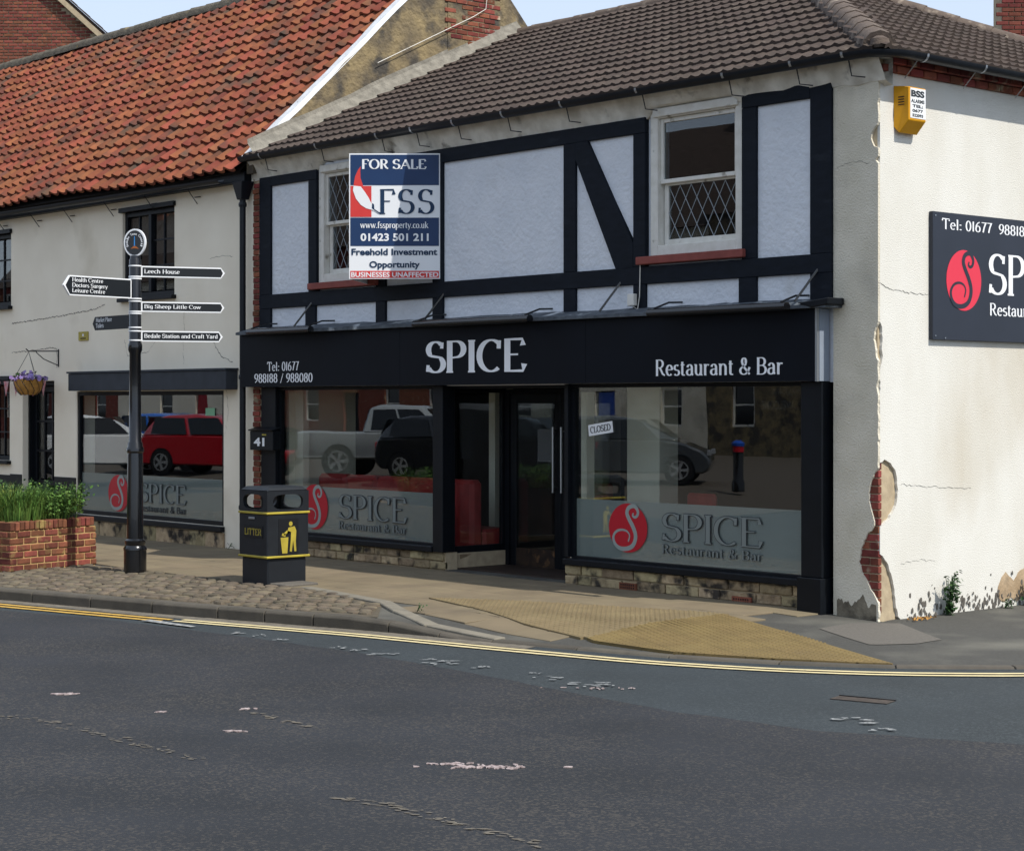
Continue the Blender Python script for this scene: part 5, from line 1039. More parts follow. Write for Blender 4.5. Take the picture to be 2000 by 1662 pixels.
for r in range(40):
    z = zlo - .15 + r * .075
    for c in range(44):
        a = -5.2 + c * .225 + (r % 2) * .112
        if a > AW - .1 or z > zs_ + sl_ * min(AW - a, a - (2 * apx - AW)) - .16: continue
        ms.append(basis(pr.p(a, z, .0), pr.r, -pr.n, UP))
pieces('brick', hbk, ms, HB)
# ---- chimney behind, right
c0 = H(1957, 60, 34); kz = H(1957, 108, 34).z
K = thing('brick_chimney', 'dark red brick chimney stack behind the roof at far right', 'chimney', (c0.x, c0.y, 0)); kp = Plane(Vector((c0.x, c0.y, 0)), RT, UP)
MB().prism([kp.p(0, -.2, 0), kp.p(1.0, -.2, 0), kp.p(1.0, kz + 2.2, 0), kp.p(0, kz + 2.2, 0)], kp.n * -.6).build('stack', 'mortar', K); ms = []
for r in range(32):
    for c in range(5): ms.append(basis(kp.p(.1 + c * .222 - (r % 2) * .1, kz - .3 + r * .078, 0), kp.r, -kp.n, UP))
pieces('brick', MB().box(-.104, .104, -.03, .012, -.031, .031).data('brick', mat('dark_red_brick', '7d4238', '66362f', .95, 9, bump=.6, rnd=.25), bevel=.003), ms, K)

# ================================================================== STREET FURNITURE
# ---- fingerpost
fb = on_z(264, 1118, 0); fb.z = 0; fd = (fb - CAM).dot(FW); pxm = F_PX / fd
zpx = lambda py: CAM.z + (CY - py) / F_PX * fd
FP = thing('fingerpost', 'black cast iron fingerpost with white edged arms beside the planter', 'signpost', fb)
shaft = [(.135, 0), (.135, .27), (.14, .275), (.14, .3), (.115, .33), (.125, .36), (.125, .39), (.1, .41), (.092, 1.42), (.088, 1.44), (.105, 1.46), (.105, 1.5), (.09, 1.52), (.09, 1.56), (.074, 1.58), (.068, zpx(690)), (.085, zpx(684)), (.085, zpx(674)), (.072, zpx(668)), (.072, zpx(508)), (.06, zpx(505)), (.06, zpx(500))]
MB().lathe(shaft, fb, 28).build('post', 'gloss_black', FP, smooth=True)
for py in (520, 541, 545, 584, 589, 609, 613, 640, 647, 665): MB().lathe([(.078, -.008), (.08, 0), (.078, .008)], (fb.x, fb.y, zpx(py)), 24).build('collar', 'white', FP, smooth=True)
# crest
cz = zpx(474); cr = Plane((fb.x, fb.y, cz), RT * .82 - FW * .25, UP); n = 36
def ell(rx, rz, d): return [cr.p(rx * math.cos(2 * math.pi * i / n), rz * math.sin(2 * math.pi * i / n) * (1.0 if math.sin(2 * math.pi * i / n) > 0 else 1.04), d) for i in range(n)]
MB().prism(ell(.145, .165, -.015), cr.n * .03).build('crest_rim', 'white', FP); MB().prism(ell(.125, .145, .0155), cr.n * .002).build('crest_face', 'gloss_black', FP)
MB().prism([cr.p(-.007, -.05, .018), cr.p(.007, -.05, .018), cr.p(.004, .075, .018), cr.p(-.004, .075, .018)], cr.n * .001).build('crest_column', mat('sky_blue_print', '3d8fd6', None, .5), FP); MB().prism([cr.p(-.055, -.075, .018), cr.p(.0, -.07, .018), cr.p(.06, -.078, .018), cr.p(.03, -.055, .018), cr.p(.008, -.04, .018), cr.p(-.008, -.04, .018), cr.p(-.03, -.06, .018)], cr.n * .001).build('crest_mound', mat('brown_print', 'a8602c', None, .5), FP)
mb = MB(); txt = 'Bedale Town Council'
for i, c in enumerate(txt):
    if c == ' ': continue
    q = R(205 - 230 * i / (len(txt) - 1)); u_ = cr.r * math.cos(q) + cr.u * math.sin(q); r_ = u_.cross(cr.n) * -1; tp = Plane(cr.p(0, 0, 0) + u_ * .09, -(cr.n.cross(u_)), u_); serif_text(mb, tp, c, -.009, 0, .018, .027, d=.019, thick=.22, thin=.1, serif=.09)
mb.build('crest_lettering', 'white', FP)
def finger(lines, side, ang, py0, py1, L_, thk=.03, border=True, sizes=None, bright='white'):
    "an arm on the post: side +1 to the right, -1 to the left; ang turns it away from the picture plane"
    d = (RT * side * math.cos(R(ang)) + FW * math.sin(R(ang))).normalized(); z1, z0 = zpx(py0), zpx(py1); h_ = z1 - z0; r = d if side > 0 else -d; st_ = .07
    base = Vector((fb.x, fb.y, z0)) + d * (st_ if side > 0 else st_ + L_); pl = Plane(base, r, UP); tip = h_ * .38
    def shape(i, dd):
        a, b = (i, L_ - tip) if side > 0 else (tip, L_ - i)
        return [pl.p(a, i, dd), pl.p(b, i, dd), pl.p(L_ - i * 1.6, h_ / 2, dd), pl.p(b, h_ - i, dd), pl.p(a, h_ - i, dd)] if side > 0 else [pl.p(a, i, dd), pl.p(b, i, dd), pl.p(b, h_ - i, dd), pl.p(a, h_ - i, dd), pl.p(i * 1.6, h_ / 2, dd)]
    arm = MB().prism(shape(0, -thk / 2), pl.n * thk).build('finger', bright if border else 'gloss_black', FP); e = .016 if border else .004
    MB().prism(shape(e, thk / 2 + .0005), pl.n * .002).build('face', mat('finger_black', '1a1e22', None, .5), arm); MB().prism(shape(e, -thk / 2 - .0025), pl.n * .002).build('face', MATS['finger_black'], arm)
    k = len(lines); lh = (h_ - 2 * e) / (k + .25)
    for j, (t_, wf) in enumerate(lines):
        x0 = .035 if side > 0 else tip + .03
        mb = MB(); serif_text(mb, pl, t_, x0, h_ - e - lh * (j + 1) + lh * .12, wf * L_, lh * (.72 if k > 1 else .6), d=thk / 2 + .004, thick=.15, thin=.07, serif=.08)
        mb.build('lettering', bright if border else 'offwhite', arm)
finger([('Leech House', .42)], 1, 20, 519.5, 541, 1.02); finger([('Big Sheep Little Cow', .68)], 1, 19, 589, 609, 1.01); finger([('Bedale Station and Craft Yard', .90)], 1, 19, 646, 667, .99)
finger([('Health Centre', .45), ('Doctors Surgery', .52), ('Leisure Centre', .48)], -1, -52, 546, 584, 1.02); finger([('Market Place', .42), ('Toilets', .21)], -1, 50, 614, 641, .98, border=False)

# ---- litter bin
c = on_z(522, 1144, 0); bx1, by0 = c.x, c.y; bs_ = .565; bx0, by1 = bx1 - bs_, by0 + bs_
BN = thing('litter_bin', 'square charcoal litter bin with yellow bands on the cobbled edge', 'litter bin', ((bx0 + bx1) / 2, (by0 + by1) / 2, 0))
dep = (c - CAM).dot(FW); bz = lambda py: CAM.z + (CY - py) / F_PX * dep
zb1, zb2, zt = bz(1089), bz(1003), bz(966); zt = bz(960)
MB().box(bx0 + .02, bx1 - .02, by0 + .02, by1 - .02, -.02, zb1 - .012).build('base', 'bin', BN, bevel=.015); MB().box(bx0, bx1, by0, by1, zb1 - .01, zb2 - .012).build('body', 'bin', BN, bevel=.012)
for z in (zb1, zb2): MB().box(bx0 - .012, bx1 + .012, by0 - .012, by1 + .012, z - .014, z + .012).build('band', 'gold', BN, bevel=.006)
zh0, zh1 = zb2 + .013, zt
def hood_face(o, r_, m='bin'):
    pl = Plane(o, r_, UP); W_, H_ = bs_, zh1 - zh0; cx_, cz_ = W_ / 2, H_ * .47; rx, rz, ex = W_ * .36, H_ * .36, 3.2; angs = sorted([2 * math.pi * i / 40 for i in range(40)] + [math.atan2(sy * cz_ if sy < 0 else (H_ - cz_), sx * cx_) % (2 * math.pi) for sx in (-1, 1) for sy in (-1, 1)])
    out, inn = [], []
    for q in angs:
        ca, sa = math.cos(q), math.sin(q); k = min(cx_ / abs(ca) if abs(ca) > 1e-6 else 9, ((H_ - cz_) if sa > 0 else cz_) / abs(sa) if abs(sa) > 1e-6 else 9); out.append((cx_ + ca * k, cz_ + sa * k)); kk = 1 / ((abs(ca) / rx) ** ex + (abs(sa) / rz) ** ex) ** (1 / ex); inn.append((cx_ + ca * kk, cz_ + sa * kk))
    N = len(angs); mb = MB(); vs = [pl.p(*p, 0) for p in out] + [pl.p(*p, 0) for p in inn] + [pl.p(*p, -.04) for p in inn] + [pl.p(min(max(p[0], .03), W_ - .03), p[1], -.04) for p in out]
    fs = []
    for i in range(N): j = (i + 1) % N; fs += [(i, j, N + j, N + i), (N + i, N + j, 2 * N + j, 2 * N + i), (2 * N + i, 2 * N + j, 3 * N + j, 3 * N + i)]
    mb.add(vs, fs); mb.build('hood_side', m, BN, smooth=True)
hood_face((bx0, by0, zh0), (1, 0, 0)); hood_face((bx1, by0, zh0), (0, 1, 0)); hood_face((bx1, by1, zh0), (-1, 0, 0)); hood_face((bx0, by1, zh0), (0, -1, 0))
xm, ym = (bx0 + bx1) / 2, (by0 + by1) / 2
MB().add([(bx0, by0, zt), (bx1, by0, zt), (bx1, by1, zt), (bx0, by1, zt), (bx0 + .05, by0 + .05, zt + .045), (bx1 - .05, by0 + .05, zt + .045), (bx1 - .05, by1 - .05, zt + .045), (bx0 + .05, by1 - .05, zt + .045)], [(3, 2, 1, 0), (4, 5, 6, 7), (0, 1, 5, 4), (1, 2, 6, 5), (2, 3, 7, 6), (3, 0, 4, 7)]).build('lid', 'bin', BN, bevel=.012)
bp = Plane((bx0, by0, 0), (1, 0, 0), UP); zl = (zb1 + zb2) / 2; MB().prism([bp.p(.1, zl - .035, .001), bp.p(.48, zl - .035, .001), bp.p(.48, zl + .1, .001), bp.p(.1, zl + .1, .001)], bp.n * .006).build('name_plate', mat('plate_black', '16181c', None, .5), BN)
serif_text(MB(), bp, 'LITTER', .12, zl - .005, .34, .07, d=.008, thick=.15, thin=.07, serif=.1).build('lettering', 'gold', BN); MB().box(bx0 + .2, bx0 + .32, by0 - .012, by0 - .002, zb2 - .075, zb2 - .05).build('lock', 'alu', BN, bevel=.004)
bp = Plane((bx1, by0, 0), (0, 1, 0), UP); a0 = .17; z0 = zl - .21; MB().prism([bp.p(.15, zl - .25, .001), bp.p(.42, zl - .25, .001), bp.p(.42, zl + .18, .001), bp.p(.15, zl + .18, .001)], bp.n * .003).build('symbol_plate', MATS['plate_black'], BN)
sy = MB()
def sp_(pts, d=.006): sy.prism([bp.p(a0 + x * .23, z0 + y * .36, d) for x, y in pts], bp.n * .001)
sp_([(.02, .5), (.48, .5), (.42, .0), (.12, .0)]); sp_([(.62 + .11 * math.cos(k * .524), .92 + .075 * math.sin(k * .524)) for k in range(12)]); sp_([(.48, .8), (.85, .84), (.95, .7), (.92, .38), (.95, .05), (.84, .05), (.76, .4), (.68, .04), (.56, .06), (.62, .4), (.64, .66), (.4, .72), (.2, .62), (.25, .56), (.42, .64)]); sp_([(.08, .56), (.3, .52), (.34, .6), (.14, .64)])
sy.build('symbol', 'gold', BN)
MB().box(bx1 - .1, bx1 + .28, by0 + .05, by0 + .5, -.04, .028).build('concrete_base', 'footpatch', BN, bevel=.01)

# ---- brick planter
pc = on_z(20, 1118, 0); ka = Vector((.965, .262, 0)).normalized(); kb = Vector((-ka.y, ka.x, 0)); PH = .60
lb_ = 1.0
for L_ in [x * .02 for x in range(30, 90)]:
    if project(pc + kb * L_)[0] >= 188: lb_ = L_; break
PLn = 2.6; PT_ = thing('brick_planter', 'old red brick planter box full of green plants at the kerb', 'planter', pc)
def prect(i, z0, z1): a, b = pc + (-ka + kb) * i, pc + kb * (lb_ - i) - ka * i; return MB().prism([Vector((p.x, p.y, z0)) for p in (a, b, b - ka * (PLn - 2 * i), a - ka * (PLn - 2 * i))], (0, 0, z1 - z0))
prect(.012, -.05, PH - .11).build('mortar_core', 'mortar_tan', PT_); prect(.11, PH - .1, PH - .04).build('soil', 'soil', PT_)
pb = MB().box(-.104, .104, -.0, .1, -.03, .03).data('brick', 'brick_plant', bevel=.006); ms = []; nr = 6; hr_ = (PH - .11) / nr
for r in range(nr):
    z = hr_ * (r + .5)
    for o, dv, nv, L_ in ((pc, kb, ka, lb_), (pc - ka * PLn, ka, -kb, PLn)):
        k = 0; x = -.11 * (r % 2)
        while x < L_ - .05:
            m_ = x + .11; w = 1.0
            if x < 0: m_ = .055; w = .5
            if x + .22 > L_: m_ = (x + L_) / 2; w = (L_ - x) / .22
            p = o + dv * m_ + Vector((0, 0, z)); ms.append(basis(p + nv * random.uniform(-.004, .006), dv, -nv, UP) @ Matrix.Diagonal((w * .98, 1, hr_ / .075, 1)) @ Matrix.Rotation(random.uniform(-.02, .02), 4, 'Y')); x += .222
cp_ = MB().box(-.033, .033, -.0, .21, -.052, .052).data('coping_brick', 'brick_plant', bevel=.008); mc = []
for o, dv, nv, L_ in ((pc, kb, ka, lb_), (pc - ka * PLn, ka, -kb, PLn - .22)):
    for k in range(int(L_ / .077)): mc.append(basis(o + dv * (.04 + k * .077) + Vector((0, 0, PH - .052 + random.uniform(-.006, .006))) + nv * random.uniform(.0, .012), dv, -nv, UP))
pieces('brick', pb, ms, PT_); pieces('coping_brick', cp_, mc, PT_)
# plants
def blades(mb, c, n, h_, spread, wd, droop=.4, leafy=False):
    for k in range(n):
        q = random.uniform(0, 2 * math.pi); r_ = spread * math.sqrt(random.random()); b = Vector(c) + Vector((math.cos(q) * r_, math.sin(q) * r_, 0)); L_ = h_ * random.uniform(.55, 1.1); out = Vector((math.cos(q), math.sin(q), 0)) * random.uniform(.1, droop) + Vector((random.uniform(-.15, .15), random.uniform(-.15, .15), 0)); s_ = Vector((-out.y, out.x, 0)); s_ = (s_.normalized() if s_.length > 1e-4 else Vector((1, 0, 0))) * wd * random.uniform(.6, 1.2)
        p1 = b + UP * L_ * .6 + out * L_ * .35; p2 = b + UP * L_ * .95 + out * L_ * 1.0
        mb.add([b - s_ * .6, b + s_ * .6, p1 + s_, p1 - s_, p2], [(0, 1, 2, 3), (3, 2, 4)])
        if leafy:
            for t in range(5):
                lp = b + (p2 - b) * random.uniform(.3, 1); a_ = Vector((random.uniform(-1, 1), random.uniform(-1, 1), random.uniform(-.2, .8))).normalized() * random.uniform(.03, .06); w_ = a_.cross(Vector((random.random(), random.random(), random.random()))).normalized() * a_.length * .32
                mb.add([lp, lp + a_ * .5 + w_, lp + a_, lp + a_ * .5 - w_], [(0, 1, 2, 3)])
    return mb
def pin(u, v): return pc + kb * v - ka * u + Vector((0, 0, PH - .05))
for lab, u, v, nn, hh, spd, wd, dr__, leafy, mt in (('bushy dark green leafy plant at the right end of the brick planter', .30, lb_ * .68, 330, .50, .30, .005, .6, True, 'leaf'), ('bright green upright plant at the front of the brick planter', .32, lb_ * .3, 520, .48, .28, .006, .5, False, 'leaf'), ('pale lime grassy clump in the middle of the brick planter', .85, lb_ * .35, 560, .48, .34, .006, .9, False, 'leaf_lime'), ('dark leafy plant behind the grassy clump in the planter', .95, lb_ * .72, 300, .50, .32, .005, .6, True, 'leaf_dark'), ('green plant with yellow flowers at the left end of the planter', 1.5, lb_ * .4, 330, .50, .36, .005, .6, True, 'leaf'), ('pale spiky clump hanging over the planter front edge', .55, lb_ * .14, 320, .30, .16, .006, 1.0, False, 'leaf_lime'), ('grassy green clump at the back left of the planter', 1.6, lb_ * .75, 420, .50, .32, .006, .6, False, 'leaf')):
    pl_ = thing('planter_plant', lab, 'plant', pin(u, v), 'plants in the brick planter'); blades(MB(), pin(u, v), nn, hh, spd, wd, dr__, leafy).build('foliage', mt, pl_)
    if 'yellow' in lab:
        mb = MB()
        for k in range(10): p = pin(u, v) + Vector((random.uniform(-.3, .3), random.uniform(-.3, .3), random.uniform(.3, .42))); mb.lathe([(.005, 0), (.022, .01), (.006, .02)], p, 6)
        mb.build('flower', 'flower_y', pl_)
# ---- weeds by the side wall and at kerb edges
def weed(p, h_, n, lab, cat='weed', leafsz=.05, yl=0):
    t = thing('wall_weed', lab, cat, p, 'weeds growing at the foot of the walls'); st_, lf = MB(), MB(); p = Vector(p)
    for k in range(max(2, n // 14)):
        q = random.uniform(-.6, .6); tip = p + Vector((random.uniform(.0, .1), q * h_ * .45, h_ * random.uniform(.6, 1))); st_.tube([p, (p + tip) / 2 + Vector((.02, 0, .02)), tip], .004, 4)
        for j in range(14):
            b = p + (tip - p) * random.uniform(.05, 1) + Vector((random.uniform(0, .05), random.uniform(-.05, .05), random.uniform(-.03, .03))); a_ = Vector((random.uniform(-.2, 1), random.uniform(-1, 1), random.uniform(-.6, .6))).normalized() * leafsz * random.uniform(.6, 1.2); w_ = a_.cross(Vector((random.random(), random.random(), 1))).normalized() * a_.length * .42
            lf.add([b, b + a_ * .4 + w_, b + a_, b + a_ * .4 - w_], [(0, 1, 2, 3)])
    st_.build('stem', 'leaf_dark', t); lf.build('foliage', 'leaf_dark', t)
gzz = lambda x, y: ground_z(x, y) - .012
weed((.04, 1.03, gzz(.1, 1.0)), .44, 260, 'leafy green weed climbing the foot of the white side wall'); weed((.04, 2.42, gzz(.1, 2.4)), .3, 150, 'green weed at the far right end of the white side wall'); weed((.05, 2.02, gzz(.1, 2)), .1, 70, 'low green weed between the two taller weeds at the white wall', leafsz=.03); weed((-11.35, -.05, gzz(-11.3, -.1)), .1, 30, 'tiny weed under the downpipe behind the litter bin', leafsz=.03)
weed((-3.2, -3.12, ground_z(-3.2, -3.1)), .08, 20, 'tiny green tuft beside the sloping edging stone', leafsz=.025)
dl = MB()
for k in range(40): b = Vector((.1 + random.uniform(0, .12), .5 + random.uniform(-.2, .2), gzz(.1, .5) + .01)); a_ = Vector((random.uniform(-1, 1), random.uniform(-1, 1), .2)).normalized() * .035; w_ = Vector((-a_.y, a_.x, .01)) * .35; dl.add([b, b + a_ * .5 + w_, b + a_ + UP * .01, b + a_ * .5 - w_], [(0, 1, 2, 3)])
solo(dl, 'dead_leaves', 'basket', 'small heap of dry brown leaves at the foot of the white wall', 'leaves')
# ---- hanging basket and bunting on the cottage
br_ = thing('basket_bracket', 'black iron scroll bracket for the hanging basket by the cottage door', 'bracket', (-16.42, 0, 2.6)); bq = on_y(72, 688, -.45); bwx = X(115, 0)
MB().tube([(bwx, -.01, 2.62), (bwx, -.01, 2.9)], .012, 5).build('back_bar', 'wire', br_); tipb = Vector((bwx - .05, -.5, 2.86)); MB().tube([(bwx, -.01, 2.87), tipb, tipb + Vector((0, -.05, .04))], .01, 5).build('arm', 'wire', br_); MB().tube([(bwx, -.01, 2.64), (bwx - .03, -.25, 2.74), (bwx - .04, -.38, 2.85)], .008, 5).build('stay', 'wire', br_)
hb = thing('hanging_basket', 'hanging coir basket of lilac pansies beside the cottage door', 'hanging basket', (tipb.x, tipb.y, 2.16)); tb = Vector((tipb.x, tipb.y, 0))
MB().lathe([(.12, 2.17), (.19, 2.24), (.22, 2.34), (.235, 2.42)], tb, 18).build('basket', 'basket', hb, smooth=True); mb = MB()
for k in range(12): q = k * math.pi / 6; mb.tube([tb + Vector((.242 * math.cos(q), .242 * math.sin(q), 2.42)), tb + Vector((.232 * math.cos(q + .25), .232 * math.sin(q + .25), 2.33)), tb + Vector((.2 * math.cos(q + .5), .2 * math.sin(q + .5), 2.24)), tb + Vector((.125 * math.cos(q + .5), .125 * math.sin(q + .5), 2.165))], .005, 4)
mb.build('wire_frame', 'wire', hb); mb = MB()
for k in range(3): q = k * 2.1; mb.tube([tb + Vector((.23 * math.cos(q), .23 * math.sin(q), 2.42)), (tipb.x, tipb.y, 2.85)], .004, 4)
mb.build('chain', 'wire', hb); fm, lm = MB(), MB()
for k in range(150):
    q, rr_ = random.uniform(0, 6.28), .28 * math.sqrt(random.random()); p = tb + Vector((rr_ * math.cos(q), rr_ * math.sin(q), 2.42 + random.uniform(-.02, .14) * (1.15 - rr_ / .3))); s_ = random.uniform(.022, .04); a_ = Vector((random.uniform(-1, 1), random.uniform(-1, 1), random.uniform(-.3, 1))).normalized(); u_ = a_.orthogonal().normalized() * s_; v_ = a_.cross(u_)
    (fm if k % 5 else lm).add([p + u_ * math.cos(j * 1.257) + v_ * math.sin(j * 1.257) for j in range(5)], [(0, 1, 2, 3, 4)])
fm.build('flower', 'flower', hb); lm.build('foliage', 'leaf_dark', hb)
bt = thing('bunting', 'faded red and blue bunting strung over the cottage door', 'bunting', (-17.5, -.12, 2.2)); mb = MB().tube([(-19, -.1, 2.42), (-18, -.12, 2.4), (-17, -.12, 2.4), (-16.55, -.1, 2.44)], .004, 4); mb.build('cord', 'wire', bt)
for x in (-18.6, -18.25, -17.95, -17.6, -17.3, -17.0, -16.65): MB().prism([(x - .09, -.13, 2.40), (x + .09, -.13, 2.40), (x + .01, -.14, 2.15)], (0, .004, 0)).build('pennant', 'bunting', bt)
pq = on_y(162, 657, -.02); yp = thing('wall_plaque', 'small mustard yellow plaque on the cream cottage wall', 'plaque', (pq.x, 0, 3.02)); MB().box(pq.x - .15, pq.x + .15, -.02, -.002, 3.02, 3.16).build('plate', 'gold', yp, bevel=.004)
pl = Plane((pq.x - .15, -.02, 3.02), (1, 0, 0), UP); MB().box(pq.x - .08, pq.x + .09, -.0215, -.0205, 3.045, 3.062).build('dark_line_of_print', 'wood_worn', yp); MB().box(pq.x - .02, pq.x + .025, -.0215, -.0205, 3.085, 3.125).build('emblem', 'white', yp)

# ================================================================== ACROSS THE STREET (mirrored in the windows)
mb = MB(); g_ = []
for i in range(13):
    for j in range(9):
        x, y = -78 + i * 5.4, -34 + j * 2.9; g_.append((x, y, ROAD + .006 + .34 * sm((-y - 11.5) / 4) * sm((-12 - x) / 6)))
mb.add(g_, [(i * 9 + j, (i + 1) * 9 + j, (i + 1) * 9 + j + 1, i * 9 + j + 1) for i in range(12) for j in range(8)]); struct(mb, 'market_place', 'sett_road', smooth=True)
MZ = ROAD + .35
def mirror_pt(px, depth): p = at_depth(px, CY, depth); return Vector((p.x, -p.y, MZ))
def car(name, label, loc, ang, prof, cab, W_, paint, wheels, wr, group='cars parked across the street'):
    t = thing(name, label, 'car' if name != 'pickup_truck' else 'pickup', loc, group); t.rotation_euler = (0, 0, ang); O = t
    OFF[O] = Vector((0, 0, 0)); zmx = max(z for x, z in prof + cab); zsh = max(z for x, z in prof)
    def hw(z): return W_ / 2 * (1 - .05 * max(0, (.5 - z) / .5) - .26 * max(0, (z - zsh * .93) / (zmx - zsh * .93 + 1e-6)))
    def hull(pts, nm, m, inset=0):
        n = len(pts); vs = [(x, -(hw(z) - inset), z) for x, z in pts] + [(x, hw(z) - inset, z) for x, z in pts]; mb = MB().add(vs, [tuple(range(n)), tuple(range(n, 2 * n))[::-1]] + [(i, n + i, n + (i + 1) % n, (i + 1) % n) for i in range(n)]); o = mb.build(nm, m, O, bevel=.05, smooth=True); return o
    hull(prof, 'body', paint); c_ = hull(cab, 'cabin', paint, .02)
    zc0, zc1 = min(z for x, z in cab), zmx; mx = [x for x, z in cab]; up_ = [p for p in cab if p[1] > zc0 + .1]; lo = [p for p in cab if p[1] <= zc0 + .1]
    xa, xb = min(p[0] for p in lo), max(p[0] for p in lo); ua, ub = min(p[0] for p in up_), max(p[0] for p in up_)
    def lerp(a, b, k): return a + (b - a) * k
    z0, z1 = lerp(zc0, zc1, .14), lerp(zc0, zc1, .84)
    for s_ in (-1, 1):
        n_ = 2
        for k in range(n_):
            q = lambda f, z: lerp(lerp(xa, ua, (z - zc0) / (zc1 - zc0)), lerp(xb, ub, (z - zc0) / (zc1 - zc0)), f); f0, f1 = .1 + k * .42, .1 + k * .42 + .38
            MB().prism([(q(f0, z0), s_ * (hw(z0) - .005), z0), (q(f1, z0), s_ * (hw(z0) - .005), z0), (q(f1, z1), s_ * (hw(z1) - .005), z1), (q(f0, z1), s_ * (hw(z1) - .005), z1)], (0, s_ * .006, 0)).build('side_window', 'car_glass', O)
    for e, (xl_, xu, sg_) in enumerate(((xa, ua, -1), (xb, ub, 1))):
        P_ = [(lerp(xl_, xu, k), (z - 0), z) for k, z in ((.16, lerp(zc0, zc1, .16)), (.86, lerp(zc0, zc1, .86)))]; a_, b_ = P_; MB().prism([(a_[0] + sg_ * .012, -hw(a_[2]) * .84, a_[2]), (a_[0] + sg_ * .012, hw(a_[2]) * .84, a_[2]), (b_[0] + sg_ * .012, hw(b_[2]) * .84, b_[2]), (b_[0] + sg_ * .012, -hw(b_[2]) * .84, b_[2])], (sg_ * .01, 0, .004)).build('windscreen' if e else 'rear_window', 'car_glass', O)
    for x in wheels:
        for s_ in (-1, 1):
            y = s_ * (W_ / 2 - .1); w_ = MB().tube([(x, y - .11, wr), (x, y + .11, wr)], wr, 20).build('wheel', 'tyre', O, smooth=True); y2 = y + s_ * .112; r_ = MB()
            for k in range(5): q = k * 1.2566; r_.prism([(x + wr * .1 * math.cos(q - .9), y2, wr + wr * .1 * math.sin(q - .9)), (x + wr * .64 * math.cos(q - .2), y2, wr + wr * .64 * math.sin(q - .2)), (x + wr * .64 * math.cos(q + .2), y2, wr + wr * .64 * math.sin(q + .2)), (x + wr * .1 * math.cos(q + .9), y2, wr + wr * .1 * math.sin(q + .9))], (0, s_ * .012, 0))
            r_.tube([(x, y2, wr), (x, y2 + s_ * .016, wr)], wr * .18, 8); r_.lathe([(wr * .62, 0), (wr * .70, 0), (wr * .70, .02), (wr * .62, .02)], (0, 0, 0), 20); kk = len(r_.v) - 80; r_.v[kk:] = [(x + p[0], y2 + s_ * p[2], wr + p[1]) for p in r_.v[kk:]]; r_.f = r_.f[:-2]; r_.build('rim', 'rim', w_); MB().tube([(x, y + s_ * .02, wr), (x, y + s_ * .108, wr)], wr * 1.16, 18).build('wheel_arch', 'black', O)
    xr_ = min(x for x, z in prof); xf = max(x for x, z in prof); zl_ = zsh * .82
    for s_ in (-1, 1): MB().box(xr_ - .012, xr_ + .05, s_ * W_ * .34, s_ * W_ * .46, zl_ - .12, zl_ + .05).build('tail_light', 'redlogo', O, bevel=.01); MB().box(xf - .08, xf + .012, s_ * W_ * .3, s_ * W_ * .45, zl_ - .2, zl_ - .08).build('headlight', 'rim', O, bevel=.01)
    MB().box(xr_ - .016, xr_ - .004, -.26, .26, .55, .66).build('number_plate', 'line_yellow', O); return t
paint = lambda n_, c_: mat(n_, c_, None, .25, spec=.5, coat=.8)
hatch = [(-1.86, .24), (-1.98, .36), (-2.02, .6), (-1.98, .82), (-1.9, .98), (-.5, 1.02), (.95, .99), (1.45, .9), (1.8, .74), (1.97, .55), (1.95, .34), (1.85, .22)]; hcab = [(-1.93, .94), (-1.78, 1.2), (-1.58, 1.4), (-1.2, 1.49), (-.4, 1.52), (.15, 1.46), (.5, 1.36), (1.25, .97)]; pick = [(-2.5, .5), (-2.52, .95), (-2.45, 1.1), (1.45, 1.12), (2.1, 1.06), (2.4, .95), (2.5, .7), (2.45, .42), (-2.4, .42)]; pcab = [(-.75, 1.06), (-.68, 1.6), (-.5, 1.74), (.1, 1.79), (.55, 1.74), (.75, 1.66), (1.5, 1.08)]
pick = [(-2.5, .5), (-2.52, .95), (-2.45, 1.1), (1.45, 1.1), (2.35, .98), (2.5, .7), (2.45, .42), (-2.4, .42)]; pcab = [(-.75, 1.06), (-.62, 1.68), (-.3, 1.76), (.7, 1.74), (1.5, 1.08)]
A0 = math.atan2(-RT.y, RT.x)      # facing along the mirrored picture plane, front to the right in the glass
car('pickup_truck', 'silver pickup truck parked across the street, mirrored in the left shop window', mirror_pt(775, 48), A0 + R(14), pick, pcab, 1.75, paint('silver_paint', '9aa0a3'), (-1.35, 1.55), .37)
car('parked_car', 'black car parked in front of the silver pickup, mirrored beside the entrance', mirror_pt(900, 45.5), A0 + R(30), hatch, hcab, 1.72, paint('black_car_paint', '15181d'), (-1.25, 1.3), .31)
car('parked_car', 'white car parked across the street, mirrored at the left of the cottage window', mirror_pt(172, 50), A0 - R(20), hatch, hcab, 1.75, paint('white_car_paint', 'd9dcde'), (-1.25, 1.3), .32)
car('parked_car', 'bright blue car parked across the street, mirrored between the white and red cars', mirror_pt(345, 54), A0 + R(40), hatch, hcab, 1.75, paint('blue_paint', '1565c4'), (-1.25, 1.3), .32)
car('parked_car', 'red hatchback parked across the street, mirrored at the right of the cottage window', mirror_pt(425, 49), A0 + R(28), hatch, hcab, 1.72, paint('red_paint', 'a81423'), (-1.25, 1.3), .31)
car('parked_car', 'dark grey car parked across the street, mirrored in the right shop window', mirror_pt(1215, 44), A0 + R(10), hatch, hcab, 1.72, paint('grey_paint', '3b4046'), (-1.25, 1.3), .31)
bo = mirror_pt(1434, 41); bo.z = ROAD + .006 + .34 * sm((-bo.y - 11.5) / 4) * sm((-12 - bo.x) / 6); bl = thing('bollard', 'black bollard with red band and blue cap, mirrored in the right window', 'bollard', bo)
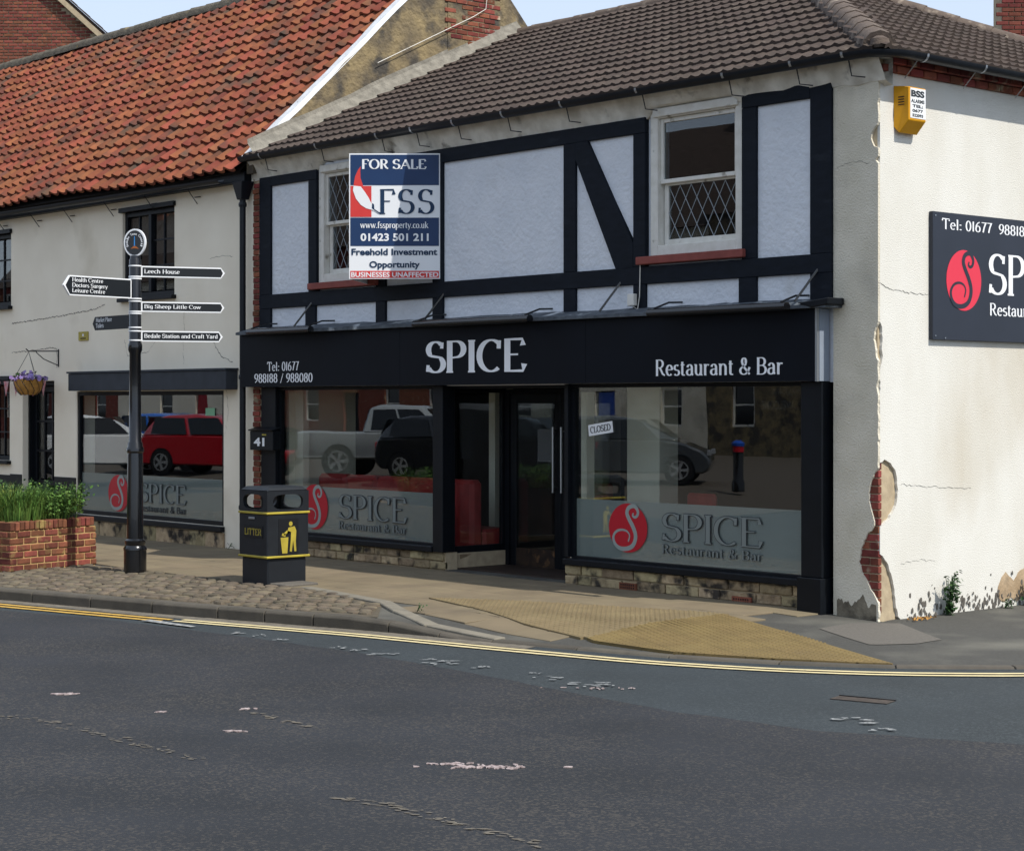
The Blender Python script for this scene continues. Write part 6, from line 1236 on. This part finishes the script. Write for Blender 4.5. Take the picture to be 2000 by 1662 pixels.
MB().lathe([(.14, 0), (.14, .2), (.11, .25), (.11, .85)], bo, 14).build('post', 'gloss_black', bl, smooth=True); MB().lathe([(.115, .85), (.115, .97)], bo, 14).build('band', 'redlogo', bl); MB().lathe([(.13, .97), (.14, 1.03), (.06, 1.09)], bo, 14).build('cap', mat('blue_plastic', '1d4fae', None, .5), bl, smooth=True)
# houses facing the square
def facing_house(x0, x1, ez, rz_, wm, label, rows, cols, dcol):
    y = -36; t = thing('facing_house', label, 'building', ((x0 + x1) / 2, y, MZ), 'houses across the street'); holes = []; fh = (ez - MZ) / rows
    for r in range(rows):
        for c_ in range(cols):
            cx_ = x0 + (x1 - x0) * (c_ + .5) / cols
            if r == 0 and c_ == cols // 2: holes.append((cx_ - .55, cx_ + .55, MZ, MZ + 2.25)); continue
            holes.append((cx_ - .55, cx_ + .55, MZ + fh * r + .95, MZ + fh * r + .95 + min(1.6, fh - 1.3)))
    wl = wall_holes(x0 + .01, x1 - .01, MZ - .5, ez, holes, y, y - .3); wl.f = [f[::-1] for f in wl.f]; wl.build('wall', wm, t)
    MB().box(x0 + .02, x1 - .02, y - 6, y - .5, MZ - .4, ez - .05).build('house_core', 'int_dark', t)
    for h_ in holes:
        if h_[2] == MZ: o = MB().box(h_[0] + .05, h_[1] - .05, y - .2, y - .12, MZ, h_[3] - .05).build('door', dcol, t); MB().box(h_[0] + .15, h_[0] + .2, y - .12, y - .08, MZ + 1, MZ + 1.1).build('handle', 'steel', o); continue
        f = MB(); frame_rect(f, h_[0] + .005, h_[1] - .005, h_[2] + .005, h_[3] - .005, .08, y - .14, y - .06); f.box(h_[0] + .08, h_[1] - .08, y - .13, y - .07, (h_[2] + h_[3]) / 2 - .03, (h_[2] + h_[3]) / 2 + .03); o = f.build('window', 'white_paint', t); MB().box(h_[0] + .08, h_[1] - .08, y - .12, y - .115, h_[2] + .08, h_[3] - .08).build('pane', 'car_glass', o)
    ro = MB().prism([(x0 - .05, y + .3, ez), (x0 - .05, y - 3.2, rz_), (x0 - .05, y - 6.6, ez)], (x1 - x0 + .1, 0, 0)).build('roof', 'roof_tile', t); MB().box(x1 - .9, x1 - .2, y - 3.6, y - 2.8, rz_ - .5, rz_ + 1.0).build('chimney', 'brick_old', t)
x = -92
for k, (w_, ez, rz_, wm, lab, rows, cols, dc) in enumerate(((14, 8.6, 12.2, 'brick_old', 'tall old brick house at the far end of the row across the street', 3, 4, 'black'), (13, 8.2, 12.0, 'cream', 'cream rendered three storey house across the street', 3, 4, 'redlogo'), (15, 9.0, 13.0, 'brick_old', 'weathered brick house in the middle of the row across the street', 3, 5, 'black'), (14, 8.4, 12.6, 'render_grey', 'grey rendered house across the street with a blue door', 3, 4, MATS['blue_plastic']), (14, 8.8, 13.0, 'gable', 'dark stone house across the street next to the grey rendered one', 3, 4, 'black'), (14, 8.2, 12.4, 'cream', 'cream house nearest the junction across the street', 3, 4, 'black'))):
    facing_house(x, x + w_, ez, rz_, wm, lab, rows, cols, dc); x += w_
